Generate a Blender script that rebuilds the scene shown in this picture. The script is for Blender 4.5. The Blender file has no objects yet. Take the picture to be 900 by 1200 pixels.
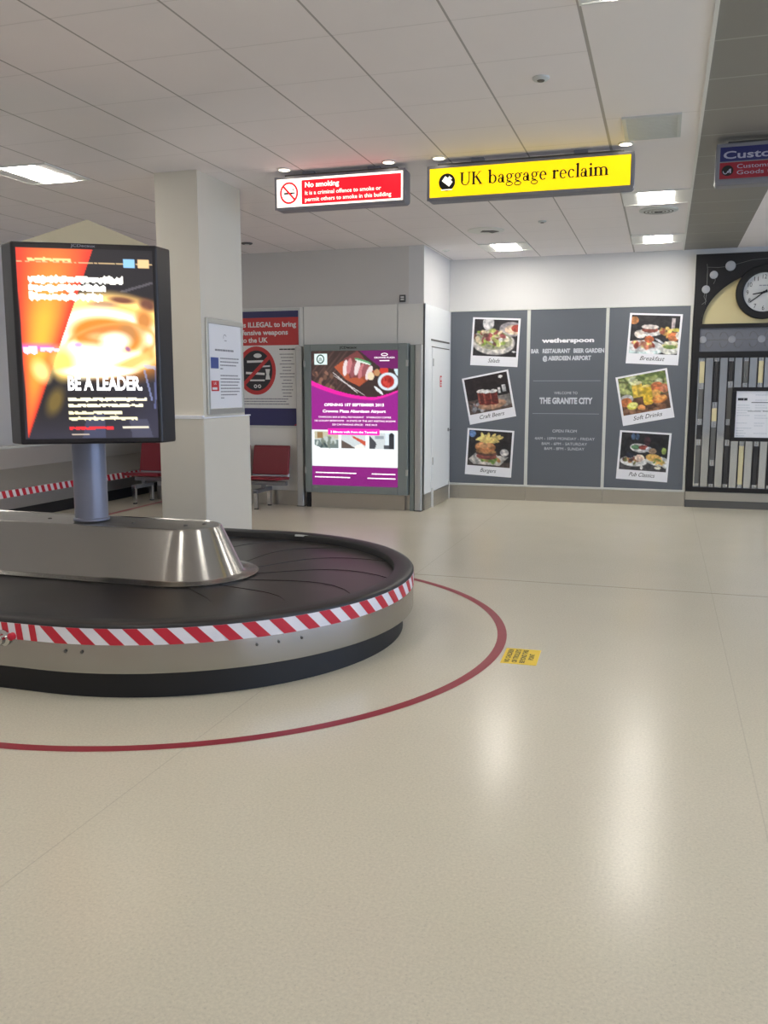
import bpy, bmesh, math, random
import numpy as np
from mathutils import Vector, Matrix

scene = bpy.context.scene
COL = scene.collection
rad = math.radians

# ------------------------------------------------------------------ camera
cam_data = bpy.data.cameras.new('camera')
cam_data.sensor_fit = 'VERTICAL'
cam_data.sensor_height = 24.0
cam_data.lens = 24.0 * 1035.5 / 1200.0
cam_data.clip_start = 0.05
cam = bpy.data.objects.new('camera', cam_data)
COL.objects.link(cam)
RT = Vector((0.954013093, 0.299764706, -0.000372762))
UP = Vector((-0.0416468365, 0.133773963, 0.990136388))
FW = Vector((-0.296857809, 0.944587554, -0.140106364))
cam.matrix_world = Matrix(((RT.x, UP.x, -FW.x, 0.0), (RT.y, UP.y, -FW.y, 0.0),
                           (RT.z, UP.z, -FW.z, 1.6), (0, 0, 0, 1)))
scene.camera = cam

# ------------------------------------------------------------------ world, daylight, exposure
SKY_STRENGTH = 6.5
LAMP = 42.0
world = bpy.data.worlds.new('overcast_sky')
scene.world = world
world.use_nodes = True
bg = world.node_tree.nodes['Background']
bg.inputs[0].default_value = (0.56, 0.72, 1.0, 1)
bg.inputs[1].default_value = SKY_STRENGTH
vs = scene.view_settings
vs.view_transform = 'Standard'
vs.look = 'None'
vs.gamma = 1.0
vs.use_curve_mapping = False
vs.exposure = 0.0
# portal that guides the sky light through the window band of the right-hand wall
pl = bpy.data.lights.new('window_daylight', 'AREA')
pl.shape = 'RECTANGLE'; pl.size = 2.1; pl.size_y = 15.0; pl.energy = 1.0
pl.cycles.is_portal = True
plo = bpy.data.objects.new('window_daylight', pl)
COL.objects.link(plo)
plo.location = (9.03, 3.0, 1.95)
plo.rotation_euler = (0, rad(90), 0)


# ------------------------------------------------------------------ materials
def lin(c):
    c = np.asarray(c, float)
    return np.where(c <= 0.04045, c / 12.92, ((c + 0.055) / 1.055) ** 2.4)


def hexc(r, g, b):
    v = lin(np.array([r, g, b]) / 255.0)
    return (float(v[0]), float(v[1]), float(v[2]), 1.0)


def mat(name, rgb, rough=0.5, metal=0.0, emit=0.0, spec=0.5, coat=0.0, noise=0.0, nscale=8.0, bump=0.0):
    m = bpy.data.materials.new(name)
    m.use_nodes = True
    nt = m.node_tree
    b = nt.nodes['Principled BSDF']
    c = hexc(*rgb)
    b.inputs['Base Color'].default_value = c
    b.inputs['Roughness'].default_value = rough
    b.inputs['Metallic'].default_value = metal
    b.inputs['Specular IOR Level'].default_value = spec
    b.inputs['Coat Weight'].default_value = coat
    if emit:
        b.inputs['Emission Color'].default_value = c
        b.inputs['Emission Strength'].default_value = emit
    if noise or bump:
        tc = nt.nodes.new('ShaderNodeTexCoord')
        n = nt.nodes.new('ShaderNodeTexNoise')
        n.inputs['Scale'].default_value = nscale
        n.inputs['Detail'].default_value = 4
        nt.links.new(tc.outputs['Object'], n.inputs['Vector'])
        if noise:
            r = nt.nodes.new('ShaderNodeMapRange')
            r.inputs[3].default_value = 1 - noise
            r.inputs[4].default_value = 1 + noise
            nt.links.new(n.outputs['Fac'], r.inputs[0])
            mx = nt.nodes.new('ShaderNodeVectorMath'); mx.operation = 'SCALE'
            mx.inputs[0].default_value = c[:3]
            nt.links.new(r.outputs[0], mx.inputs['Scale'])
            nt.links.new(mx.outputs[0], b.inputs['Base Color'])
        if bump:
            bp = nt.nodes.new('ShaderNodeBump')
            bp.inputs['Strength'].default_value = bump
            bp.inputs['Distance'].default_value = 0.002
            nt.links.new(n.outputs['Fac'], bp.inputs['Height'])
            nt.links.new(bp.outputs[0], b.inputs['Normal'])
    return m


def steel_mat(name, rgb, rough, sx, sy, sz, amt=0.12, aniso=0.0):
    """brushed stainless steel: noise stretched along the brushing drives roughness and tone"""
    m = mat(name, rgb, rough, 1.0)
    nt = m.node_tree; b = nt.nodes['Principled BSDF']
    tc = nt.nodes.new('ShaderNodeTexCoord')
    mp = nt.nodes.new('ShaderNodeMapping')
    mp.inputs['Scale'].default_value = (sx, sy, sz)
    n = nt.nodes.new('ShaderNodeTexNoise'); n.inputs['Scale'].default_value = 1.0; n.inputs['Detail'].default_value = 3
    r = nt.nodes.new('ShaderNodeMapRange'); r.inputs[3].default_value = rough - amt; r.inputs[4].default_value = rough + amt
    nt.links.new(tc.outputs['Object'], mp.inputs[0]); nt.links.new(mp.outputs[0], n.inputs['Vector'])
    nt.links.new(n.outputs['Fac'], r.inputs[0]); nt.links.new(r.outputs[0], b.inputs['Roughness'])
    if aniso:
        tg = nt.nodes.new('ShaderNodeTangent'); tg.direction_type = 'UV_MAP'; tg.uv_map = 'brushing'
        b.inputs['Anisotropic'].default_value = aniso
        b.inputs['Anisotropic Rotation'].default_value = 0.25
        nt.links.new(tg.outputs[0], b.inputs['Tangent'])
    return m


def picture_mat(name, emit=0.0, rough=0.4):
    """prints and screens: the picture itself is a colour attribute of the mesh"""
    m = bpy.data.materials.new(name)
    m.use_nodes = True
    nt = m.node_tree; b = nt.nodes['Principled BSDF']
    a = nt.nodes.new('ShaderNodeAttribute'); a.attribute_name = 'picture'
    b.inputs['Roughness'].default_value = rough
    if emit:
        b.inputs['Base Color'].default_value = (0.01, 0.01, 0.01, 1)
        nt.links.new(a.outputs['Color'], b.inputs['Emission Color'])
        b.inputs['Emission Strength'].default_value = emit
    else:
        nt.links.new(a.outputs['Color'], b.inputs['Base Color'])
    return m


def math_node(nt, op, a=None, b=None):
    n = nt.nodes.new('ShaderNodeMath'); n.operation = op
    for i, v in enumerate((a, b)):
        if v is None:
            continue
        if isinstance(v, (int, float)):
            n.inputs[i].default_value = v
        else:
            nt.links.new(v, n.inputs[i])
    return n.outputs[0]


def line_mask(nt, coord, origin, pitch, half):
    """1 on lines at origin + k*pitch"""
    t = math_node(nt, 'SUBTRACT', coord, origin)
    t = math_node(nt, 'DIVIDE', t, pitch)
    t = math_node(nt, 'ADD', t, 0.5)
    t = math_node(nt, 'FRACT', t)
    t = math_node(nt, 'SUBTRACT', t, 0.5)
    t = math_node(nt, 'ABSOLUTE', t)
    return math_node(nt, 'LESS_THAN', t, half / pitch)


def tiled_mat(name, rgb, line_rgb, lines, rough, noise=0.02, nscale=3.0, spec=0.3):
    """lines: list of (axis, origin, pitch, half width, strength)"""
    m = mat(name, rgb, rough, spec=spec)
    nt = m.node_tree; b = nt.nodes['Principled BSDF']
    tc = nt.nodes.new('ShaderNodeTexCoord')
    sep = nt.nodes.new('ShaderNodeSeparateXYZ')
    nt.links.new(tc.outputs['Object'], sep.inputs[0])
    n = nt.nodes.new('ShaderNodeTexNoise'); n.inputs['Scale'].default_value = nscale; n.inputs['Detail'].default_value = 6
    nt.links.new(tc.outputs['Object'], n.inputs['Vector'])
    r = nt.nodes.new('ShaderNodeMapRange'); r.inputs[3].default_value = 1 - noise; r.inputs[4].default_value = 1 + noise
    nt.links.new(n.outputs['Fac'], r.inputs[0])
    sc = nt.nodes.new('ShaderNodeVectorMath'); sc.operation = 'SCALE'
    sc.inputs[0].default_value = hexc(*rgb)[:3]
    nt.links.new(r.outputs[0], sc.inputs['Scale'])
    col = sc.outputs[0]
    for ax, o, p, h, s in lines:
        k = math_node(nt, 'MULTIPLY', line_mask(nt, sep.outputs[ax], o, p, h), s)
        mx = nt.nodes.new('ShaderNodeMix'); mx.data_type = 'RGBA'
        nt.links.new(k, mx.inputs[0]); nt.links.new(col, mx.inputs[6])
        mx.inputs[7].default_value = hexc(*line_rgb)
        col = mx.outputs[2]
    nt.links.new(col, b.inputs['Base Color'])
    return m


M = {}
M['wall'] = mat('painted_wall', (212, 211, 210), 0.55, noise=0.015, nscale=2)
M['wall_upper'] = mat('painted_bulkhead', (206, 202, 197), 0.6, noise=0.015, nscale=2)
M['wall_panel'] = mat('laminate_wall_panel', (226, 224, 218), 0.35, noise=0.01)
M['side_panel'] = mat('white_laminate', (236, 238, 238), 0.3)
M['column'] = mat('column_paint', (218, 212, 198), 0.5, noise=0.01)
M['grey_panel'] = mat('grey_vinyl_panel', (98, 103, 110), 0.32, noise=0.03, nscale=1.2)
M['white_print'] = mat('white_print', (238, 238, 242), 0.4)
M['grey_print'] = mat('pale_grey_print', (205, 210, 216), 0.4)
M['line_print'] = mat('thin_rule_print', (150, 158, 166), 0.4)
M['ink'] = mat('grey_ink', (142, 142, 148), 0.6)
M['dark_ink'] = mat('dark_ink', (50, 50, 54), 0.6)
M['alu'] = mat('aluminium_trim', (200, 200, 196), 0.38, 0.85)
M['pale_trim'] = mat('pale_trim', (206, 208, 202), 0.4)
M['steel'] = steel_mat('brushed_steel', (172, 171, 170), 0.245, 1.5, 1.5, 60, 0.015, 0.8)
M['steel_plain'] = steel_mat('sheet_steel', (180, 180, 180), 0.32, 1.5, 1.5, 60)
M['steel_wall'] = steel_mat('steel_skirting', (192, 188, 180), 0.34, 2, 2, 60)
M['steel_cone'] = steel_mat('island_steel', (176, 175, 171), 0.24, 2, 2, 70, 0.01, 0.85)
M['steel_dark'] = steel_mat('island_top_steel', (150, 148, 143), 0.42, 1.5, 60, 2)
M['far_deck'] = mat('worn_metal_deck', (146, 142, 135), 0.42, 0.3, noise=0.05, nscale=3)
M['far_back'] = mat('satin_metal_back', (196, 192, 184), 0.38, 0.45, noise=0.03, nscale=2)
M['rubber'] = mat('black_rubber', (34, 33, 34), 0.45, noise=0.1, nscale=20)
M['belt'] = mat('rubber_belt', (46, 43, 42), 0.33, noise=0.22, nscale=5, bump=0.08)
M['plinth'] = mat('black_plinth', (20, 20, 24), 0.5)
M['white_tape'] = mat('white_tape', (232, 230, 236), 0.4)
M['red_tape'] = mat('red_tape', (196, 36, 56), 0.4)
M['floor_red'] = mat('red_floor_tape', (146, 34, 50), 0.45, noise=0.08, nscale=12)
M['yellow'] = mat('yellow_vinyl', (244, 210, 44), 0.45)
M['black'] = mat('black_print', (18, 18, 20), 0.5)
M['bezel'] = mat('dark_bezel', (34, 30, 33), 0.35)
M['pole'] = mat('grey_pole_paint', (132, 134, 150), 0.32, 0.35)
M['cream_cap'] = mat('cream_cap', (226, 216, 186), 0.5)
M['sign_frame'] = mat('sign_frame_grey', (132, 132, 140), 0.45, 0.2)
M['box_frame'] = mat('lightbox_frame', (134, 143, 141), 0.42, 0.15)
M['post'] = mat('satin_post', (186, 186, 183), 0.4, 0.45)
M['lamp'] = mat('lamp_diffuser', (255, 249, 240), 0.5, emit=LAMP)
M['spot'] = mat('spot_lens', (255, 246, 220), 0.5, emit=6.0)
M['fitting'] = mat('white_fitting', (226, 226, 222), 0.4)
M['vent'] = mat('vent_grey', (204, 208, 206), 0.5)
M['dark_grey'] = mat('dark_fitting', (90, 88, 84), 0.6)
M['seat'] = mat('dark_red_vinyl', (122, 24, 38), 0.38)
M['bench_metal'] = mat('bench_metal', (150, 152, 158), 0.3, 0.85)
M['sticker_red'] = mat('sticker_red', (200, 36, 44), 0.5)
M['sticker_blue'] = mat('sticker_blue', (62, 82, 150), 0.5)
M['poster_red'] = mat('poster_red', (196, 58, 58), 0.45)
M['poster_navy'] = mat('poster_navy', (52, 52, 98), 0.45)
M['poster_white'] = mat('poster_white', (226, 226, 224), 0.45)
M['lit_yellow'] = mat('lit_yellow', (255, 216, 0), 0.5, emit=0.95)
M['lit_red'] = mat('lit_red', (232, 22, 40), 0.5, emit=1.0)
M['lit_white'] = mat('lit_white', (255, 248, 234), 0.5, emit=1.25)
M['customs_blue'] = mat('customs_blue', (42, 44, 100), 0.45)
M['customs_red'] = mat('customs_red', (150, 32, 48), 0.45)
M['customs_white'] = mat('customs_white', (176, 176, 196), 0.45)
M['screen_frame'] = mat('black_lacquer', (24, 23, 26), 0.3)
M['cream_panel'] = mat('cream_panel', (206, 192, 146), 0.45)
M['band'] = mat('grey_glass_band', (112, 114, 122), 0.3, noise=0.1, nscale=6)
M['mirror'] = mat('tinted_mirror', (216, 217, 218), 0.07, 1.0)
M['tile_dark'] = mat('dark_glass_strip', (58, 57, 58), 0.25)
M['tile_grey'] = mat('grey_glass_strip', (108, 108, 106), 0.3)
M['tile_cream'] = mat('cream_glass_strip', (224, 212, 168), 0.35)
M['stud'] = mat('pale_stud', (184, 184, 186), 0.35, 0.4)
M['clock_face'] = mat('clock_face', (208, 208, 206), 0.4)
M['disc'] = mat('frosted_disc', (150, 152, 158), 0.4)
M['chrome'] = mat('chrome', (200, 200, 200), 0.15, 1.0)
M['picture'] = picture_mat('printed_picture')
M['poster_picture'] = picture_mat('backlit_poster', 1.15)
M['screen_picture'] = picture_mat('backlit_advert', 1.25)
M['lit_text'] = mat('lit_text', (255, 255, 255), 0.5, emit=1.3)
M['lit_pink'] = mat('lit_pink', (238, 32, 170), 0.5, emit=0.95)
M['ceil_tile'] = tiled_mat('ceiling_tiles', (243, 238, 239), (150, 146, 144),
                           [(0, -0.46, 0.6155, 0.006, 0.75), (1, 4.49, 0.6065, 0.005, 0.20)], 0.7, 0.025, 2.2)
M['ceil_strip'] = tiled_mat('ceiling_service_strip', (242, 238, 238), (170, 165, 158),
                            [(0, -0.456, 50.0, 0.009, 0.9), (1, 6.37, 2.37, 0.004, 0.35)], 0.6, 0.012, 2.0)
M['ceil_grey'] = tiled_mat('grey_ceiling_planks', (142, 140, 134), (172, 170, 164),
                           [(1, 5.15, 0.61, 0.008, 0.8)], 0.55, 0.04, 2.0)


def floor_material():
    m = tiled_mat('terrazzo_floor', (211, 204, 184), (146, 140, 126),
                  [(1, 7.215, 60.0, 0.008, 0.75), (0, -1.98, 60.0, 0.003, 0.25), (0, 0.42, 60.0, 0.003, 0.2)], 0.2, 0.05, 1.4, 0.32)
    nt = m.node_tree; b = nt.nodes['Principled BSDF']
    old = b.inputs['Base Color'].links[0].from_socket
    tc = nt.nodes.new('ShaderNodeTexCoord')
    n = nt.nodes.new('ShaderNodeTexNoise'); n.inputs['Scale'].default_value = 90; n.inputs['Detail'].default_value = 3
    n.inputs['Roughness'].default_value = 0.7
    nt.links.new(tc.outputs['Object'], n.inputs['Vector'])
    r = nt.nodes.new('ShaderNodeMapRange'); r.inputs[1].default_value = 0.3; r.inputs[2].default_value = 0.7
    r.inputs[3].default_value = 0.90; r.inputs[4].default_value = 1.08
    nt.links.new(n.outputs['Fac'], r.inputs[0])
    v = nt.nodes.new('ShaderNodeTexVoronoi'); v.inputs['Scale'].default_value = 55
    nt.links.new(tc.outputs['Object'], v.inputs['Vector'])
    chip = math_node(nt, 'LESS_THAN', v.outputs['Distance'], 0.16)
    chip = math_node(nt, 'MULTIPLY', chip, -0.10)
    tot = math_node(nt, 'ADD', r.outputs[0], chip)
    sc = nt.nodes.new('ShaderNodeVectorMath'); sc.operation = 'SCALE'
    nt.links.new(old, sc.inputs[0]); nt.links.new(tot, sc.inputs['Scale'])
    nt.links.new(sc.outputs[0], b.inputs['Base Color'])
    # worn polish: broad, soft roughness variation
    n2 = nt.nodes.new('ShaderNodeTexNoise'); n2.inputs['Scale'].default_value = 0.9; n2.inputs['Detail'].default_value = 3
    nt.links.new(tc.outputs['Object'], n2.inputs['Vector'])
    r2 = nt.nodes.new('ShaderNodeMapRange'); r2.inputs[3].default_value = 0.20; r2.inputs[4].default_value = 0.265
    nt.links.new(n2.outputs['Fac'], r2.inputs[0]); nt.links.new(r2.outputs[0], b.inputs['Roughness'])
    return m


M['floor'] = floor_material()

# ------------------------------------------------------------------ mesh helpers
_text_cache = {}


def text_mesh(s, bold=0.0, shear=0.0):
    key = (s, bold, shear)
    if key in _text_cache:
        return _text_cache[key]
    cu = bpy.data.curves.new('lettering_curve', 'FONT')
    cu.body = s; cu.offset = bold; cu.shear = shear; cu.resolution_u = 3; cu.fill_mode = 'FRONT'
    ob = bpy.data.objects.new('lettering_curve', cu)
    COL.objects.link(ob)
    dg = bpy.context.evaluated_depsgraph_get()
    me = bpy.data.meshes.new_from_object(ob.evaluated_get(dg))
    vv = np.array([v.co[:2] for v in me.vertices]).reshape(-1, 2)
    ff = [tuple(p.vertices) for p in me.polygons]
    bpy.data.objects.remove(ob); bpy.data.curves.remove(cu); bpy.data.meshes.remove(me)
    _text_cache[key] = (vv, ff)
    return vv, ff


class B:
    """collects shapes and links them as ONE mesh object"""

    def __init__(self):
        self.v, self.f, self.m = [], [], []
        self.uv = {}

    def add(self, vs_, fs_, m=0):
        o = len(self.v)
        self.v += [tuple(map(float, p)) for p in vs_]
        self.f += [tuple(i + o for i in f) for f in fs_]
        self.m += [m] * len(fs_)
        return self

    def box(self, x0, x1, y0, y1, z0, z1, m=0):
        p = [(x0, y0, z0), (x1, y0, z0), (x1, y1, z0), (x0, y1, z0), (x0, y0, z1), (x1, y0, z1), (x1, y1, z1), (x0, y1, z1)]
        return self.add(p, [(3, 2, 1, 0), (4, 5, 6, 7), (0, 1, 5, 4), (1, 2, 6, 5), (2, 3, 7, 6), (3, 0, 4, 7)], m)

    def face(self, pts, m=0):
        return self.add(pts, [tuple(range(len(pts)))], m)

    def flat(self, pts, y, m=0):
        """polygon drawn on the upright plane at local y, points are (x, z)"""
        return self.face([(x, y, z) for x, z in pts], m)

    def rect(self, x0, x1, z0, z1, y, m=0):
        return self.flat([(x0, z0), (x1, z0), (x1, z1), (x0, z1)], y, m)

    def slab(self, pts, y0, y1, m=0):
        """(x, z) outline extruded from y0 to y1"""
        n = len(pts)
        a = [(x, y0, z) for x, z in pts] + [(x, y1, z) for x, z in pts]
        return self.add(a, [tuple(range(n)), tuple(range(2 * n - 1, n - 1, -1))] + [(i, i + n, (i + 1) % n + n, (i + 1) % n) for i in range(n)], m)

    def plan(self, pts, z0, z1, m=0):
        """(x, y) outline extruded from z0 to z1"""
        n = len(pts)
        a = [(x, y, z0) for x, y in pts] + [(x, y, z1) for x, y in pts]
        return self.add(a, [tuple(range(n - 1, -1, -1)), tuple(range(n, 2 * n))] + [(i, (i + 1) % n, (i + 1) % n + n, i + n) for i in range(n)], m)

    def lathe(self, prof, cx=0, cy=0, n=32, m=0, axis='z', cz=0, caps=True):
        """profile of (radius, height); axis 'z', or 'y' for a disc facing -y (height grows towards -y)"""
        vs_, fs_ = [], []
        for r, h in prof:
            for k in range(n):
                a = 2 * math.pi * k / n
                if axis == 'z':
                    vs_.append((cx + r * math.cos(a), cy + r * math.sin(a), cz + h))
                elif axis == 'y':
                    vs_.append((cx + r * math.cos(a), cy - h, cz + r * math.sin(a)))
                else:
                    vs_.append((cx + h, cy + r * math.cos(a), cz + r * math.sin(a)))
        for i in range(len(prof) - 1):
            for k in range(n):
                k2 = (k + 1) % n
                fs_.append((i * n + k, i * n + k2, (i + 1) * n + k2, (i + 1) * n + k))
        if caps:
            fs_.append(tuple(range(n - 1, -1, -1)))
            fs_.append(tuple(range((len(prof) - 1) * n, len(prof) * n)))
        return self.add(vs_, fs_, m)

    def ell(self, cx, cz, rx, rz, y, m=0, n=28):
        return self.flat([(cx + rx * math.cos(2 * math.pi * k / n), cz + rz * math.sin(2 * math.pi * k / n)) for k in range(n)], y, m)

    def ring(self, cx, cz, rx, rz, ix, iz, y, m=0, a0=0, a1=360, n=32, ox=0.0):
        vs_, fs_ = [], []
        for k in range(n + 1):
            a = rad(a0 + (a1 - a0) * k / n)
            vs_ += [(cx + rx * math.cos(a), y, cz + rz * math.sin(a)), (cx + ox + ix * math.cos(a), y, cz + iz * math.sin(a))]
        for k in range(n):
            fs_.append((2 * k, 2 * k + 2, 2 * k + 3, 2 * k + 1))
        return self.add(vs_, fs_, m)

    def bar(self, x0, z0, x1, z1, w, y, m=0):
        dx, dz = x1 - x0, z1 - z0
        l = math.hypot(dx, dz) or 1
        nx, nz = -dz / l * w / 2, dx / l * w / 2
        return self.flat([(x0 + nx, z0 + nz), (x0 - nx, z0 - nz), (x1 - nx, z1 - nz), (x1 + nx, z1 + nz)], y, m)

    def text(self, s, x0, x1, zb, cap, y, m=0, bold=0.0, shear=0.0):
        vv, ff = text_mesh(s, bold, shear)
        hh, _ = text_mesh('H', bold, 0.0)
        sx = (x1 - x0) / (vv[:, 0].max() - vv[:, 0].min())
        sz = cap / (hh[:, 1].max() - hh[:, 1].min())
        mx = vv[:, 0].min()
        return self.add([(x0 + (a - mx) * sx, y, zb + b * sz) for a, b in vv], ff, m)

    def words(self, x0, x1, z, h, y, m=0, rng=None, gap=0.4):
        """a row of small blocks: writing too small and blurred in the photograph to be read"""
        rng = rng or random
        x = x0
        while x < x1 - h:
            w = min(h * rng.uniform(1.6, 4.5), x1 - x)
            self.rect(x, x + w, z - h / 2, z + h / 2, y, m)
            x += w + h * gap
        return self

    def tube(self, path, r, m=0, n=10):
        P = [Vector(p) for p in path]
        vs_, fs_ = [], []
        for i, p in enumerate(P):
            d = (P[min(i + 1, len(P) - 1)] - P[max(i - 1, 0)]).normalized()
            u = d.orthogonal().normalized() if i == 0 else (u - d * u.dot(d)).normalized()
            w = d.cross(u)
            for k in range(n):
                a = 2 * math.pi * k / n
                vs_.append(p + (u * math.cos(a) + w * math.sin(a)) * r)
        for i in range(len(P) - 1):
            for k in range(n):
                k2 = (k + 1) % n
                fs_.append((i * n + k, i * n + k2, (i + 1) * n + k2, (i + 1) * n + k))
        fs_ += [tuple(range(n - 1, -1, -1)), tuple(range((len(P) - 1) * n, len(P) * n))]
        return self.add(vs_, fs_, m)

    def build(self, name, mats, parent=None, smooth=None, bevel=0.0, loc=None, seg=2, fix=True):
        me = bpy.data.meshes.new(name)
        me.from_pydata(self.v, [], self.f)
        if not isinstance(mats, (list, tuple)):
            mats = [mats]
        for x in mats:
            me.materials.append(x)
        for p, i in zip(me.polygons, self.m):
            p.material_index = i
        if self.uv:
            ul = me.uv_layers.new(name='brushing')
            for p in me.polygons:
                for li, q in zip(p.loop_indices, self.uv.get(p.index, ())):
                    ul.data[li].uv = q
        if fix:
            bm = bmesh.new(); bm.from_mesh(me)
            bmesh.ops.recalc_face_normals(bm, faces=bm.faces)
            bm.to_mesh(me); bm.free()
        if smooth is not None:
            me.shade_smooth()
            me.set_sharp_from_angle(angle=rad(smooth))
        o = bpy.data.objects.new(name, me)
        COL.objects.link(o)
        if parent is not None:
            o.parent = parent
        if loc is not None:
            o.location = loc
        if bevel:
            md = o.modifiers.new('bevel', 'BEVEL'); md.width = bevel; md.segments = seg; md.limit_method = 'ANGLE'
        return o


def tag(o, label, cat, group=None):
    o['label'] = label; o['category'] = cat
    if group:
        o['group'] = group
    return o


def thing(name, label, cat, loc=(0, 0, 0), rotz=0.0, group=None):
    o = bpy.data.objects.new(name, None)
    COL.objects.link(o)
    o.location = loc; o.rotation_euler = (0, 0, rotz)
    o.empty_display_size = 0.1
    return tag(o, label, cat, group)


def struct(o):
    o['kind'] = 'structure'
    return o


def dup(root, loc, rotz=None, label=None):
    r = root.copy(); COL.objects.link(r); r.location = loc
    if rotz is not None:
        r.rotation_euler = (0, 0, rotz)
    if label:
        r['label'] = label
    for ch in list(root.children):
        c = ch.copy(); COL.objects.link(c); c.parent = r
        for g in list(ch.children):
            d = g.copy(); COL.objects.link(d); d.parent = c
    return r


# ------------------------------------------------------------------ painting of printed pictures
class Paint:
    def __init__(self, nx, ny, base):
        self.nx, self.ny = nx, ny
        s = np.linspace(0, 1, nx + 1); t = np.linspace(0, 1, ny + 1)
        self.S, self.T = np.meshgrid(s, t)
        self.c = np.zeros(self.S.shape + (3,)) + np.array(base, float) / 255
        self.rng = np.random.default_rng(7)

    def mix(self, a, col):
        a = np.clip(a, 0, 1)[..., None]
        self.c = self.c * (1 - a) + np.array(col, float) / 255 * a

    def ell(self, cx, cy, rx, ry, col, rot=0, soft=0.08, alpha=1.0):
        c, s = math.cos(rad(rot)), math.sin(rad(rot))
        dx, dy = self.S - cx, self.T - cy
        u = (dx * c + dy * s) / rx; v = (-dx * s + dy * c) / ry
        d = np.sqrt(u * u + v * v)
        self.mix((1 - d) / soft * alpha + 0.5 * alpha if soft else (d < 1) * alpha, col) if alpha == 1 else self.mix(np.clip((1 - d) / soft + .5, 0, 1) * alpha, col)
        return self

    def annulus(self, cx, cy, rx, ry, w, col, rot=0, soft=0.5, alpha=1.0):
        c, s = math.cos(rad(rot)), math.sin(rad(rot))
        dx, dy = self.S - cx, self.T - cy
        d = np.sqrt(((dx * c + dy * s) / rx) ** 2 + ((-dx * s + dy * c) / ry) ** 2)
        self.mix(np.clip((w - np.abs(d - 1)) / (w * soft), 0, 1) * alpha, col)
        return self

    def box(self, x0, x1, y0, y1, col, alpha=1.0):
        self.mix(((self.S >= x0) & (self.S <= x1) & (self.T >= y0) & (self.T <= y1)) * alpha, col)
        return self

    def poly(self, pts, col, alpha=1.0):
        inside = np.zeros(self.S.shape, bool)
        n = len(pts)
        for i in range(n):
            x0, y0 = pts[i]; x1, y1 = pts[(i + 1) % n]
            cond = (y0 > self.T) != (y1 > self.T)
            xx = x0 + (self.T - y0) * (x1 - x0) / ((y1 - y0) if y1 != y0 else 1e-9)
            inside ^= cond & (self.S < xx)
        self.mix(inside * alpha, col)
        return self

    def blobs(self, n, cx, cy, sx, sy, r, cols, soft=0.4):
        for _ in range(n):
            a = self.rng.uniform(0, 2 * math.pi); q = math.sqrt(self.rng.uniform(0, 1))
            k = self.rng.integers(len(cols))
            self.ell(cx + sx * q * math.cos(a), cy + sy * q * math.sin(a), r * self.rng.uniform(.6, 1.3), r * self.rng.uniform(.4, .9),
                     cols[k], self.rng.uniform(0, 180), soft)
        return self

    def mottle(self, n, amt):
        """coarse printed texture: bilinear random field"""
        for q in (n, n * 2):
            g = self.rng.uniform(-1, 1, (q + 2, q + 2, 1)) * np.array([1, .95, .9])
            u, v = self.S * q, self.T * q
            i, j = np.floor(u).astype(int), np.floor(v).astype(int)
            a, b = (u - i)[..., None], (v - j)[..., None]
            f = (g[j, i] * (1 - a) + g[j, i + 1] * a) * (1 - b) + (g[j + 1, i] * (1 - a) + g[j + 1, i + 1] * a) * b
            self.c = np.clip(self.c * (1 + amt * f), 0, 0.96)
        return self

    def grain(self, amt):
        self.c = np.clip(self.c * (1 + amt * self.rng.standard_normal(self.S.shape)[..., None]), 0, None)
        return self

    def build(self, name, material, parent, x0, x1, z0, z1, y):
        nx, ny = self.nx, self.ny
        X = x0 + self.S * (x1 - x0); Z = z1 - self.T * (z1 - z0)
        v = np.stack([X, np.full_like(X, y), Z], -1).reshape(-1, 3)
        i = np.arange((nx + 1) * (ny + 1)).reshape(ny + 1, nx + 1)
        f = np.stack([i[:-1, :-1], i[1:, :-1], i[1:, 1:], i[:-1, 1:]], -1).reshape(-1, 4)
        me = bpy.data.meshes.new(name)
        me.from_pydata(v.tolist(), [], f.tolist())
        ca = me.color_attributes.new('picture', 'FLOAT_COLOR', 'POINT')
        c = self.c.reshape(-1, 3)
        over = np.maximum(c, 1.0)
        l = lin(np.minimum(c, 1.0)) * over ** 2
        ca.data.foreach_set('color', np.concatenate([l, np.ones((len(l), 1))], 1).ravel().astype(np.float32))
        me.materials.append(material)
        o = bpy.data.objects.new(name, me)
        COL.objects.link(o); o.parent = parent
        return o


# ================================================================== SETTING
XL, XR, YN, YB, ZC = -8.1, 9.0, -8.0, 12.53, 3.37
struct(B().box(XL - .2, XR + .2, YN - .2, YB + .4, -0.15, 0.0).build('floor', M['floor']))
struct(B().box(XL - .2, -0.46, YN - .2, YB + .4, ZC, ZC + .15).build('ceiling', M['ceil_tile']))
struct(B().box(-0.46, 0.16, YN - .2, YB + .4, ZC, ZC + .15).build('ceiling', M['ceil_strip']))
struct(B().box(0.16, 0.82, YN - .2, YB + .4, ZC, ZC + .15).build('ceiling', M['ceil_grey']))
struct(B().box(0.82, XR + .2, YN - .2, YB + .4, ZC, ZC + .15).build('ceiling', M['ceil_tile']))
struct(B().box(0.150, 0.172, YN, YB, ZC - .008, ZC).build('trim_1', M['fitting']))
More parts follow.
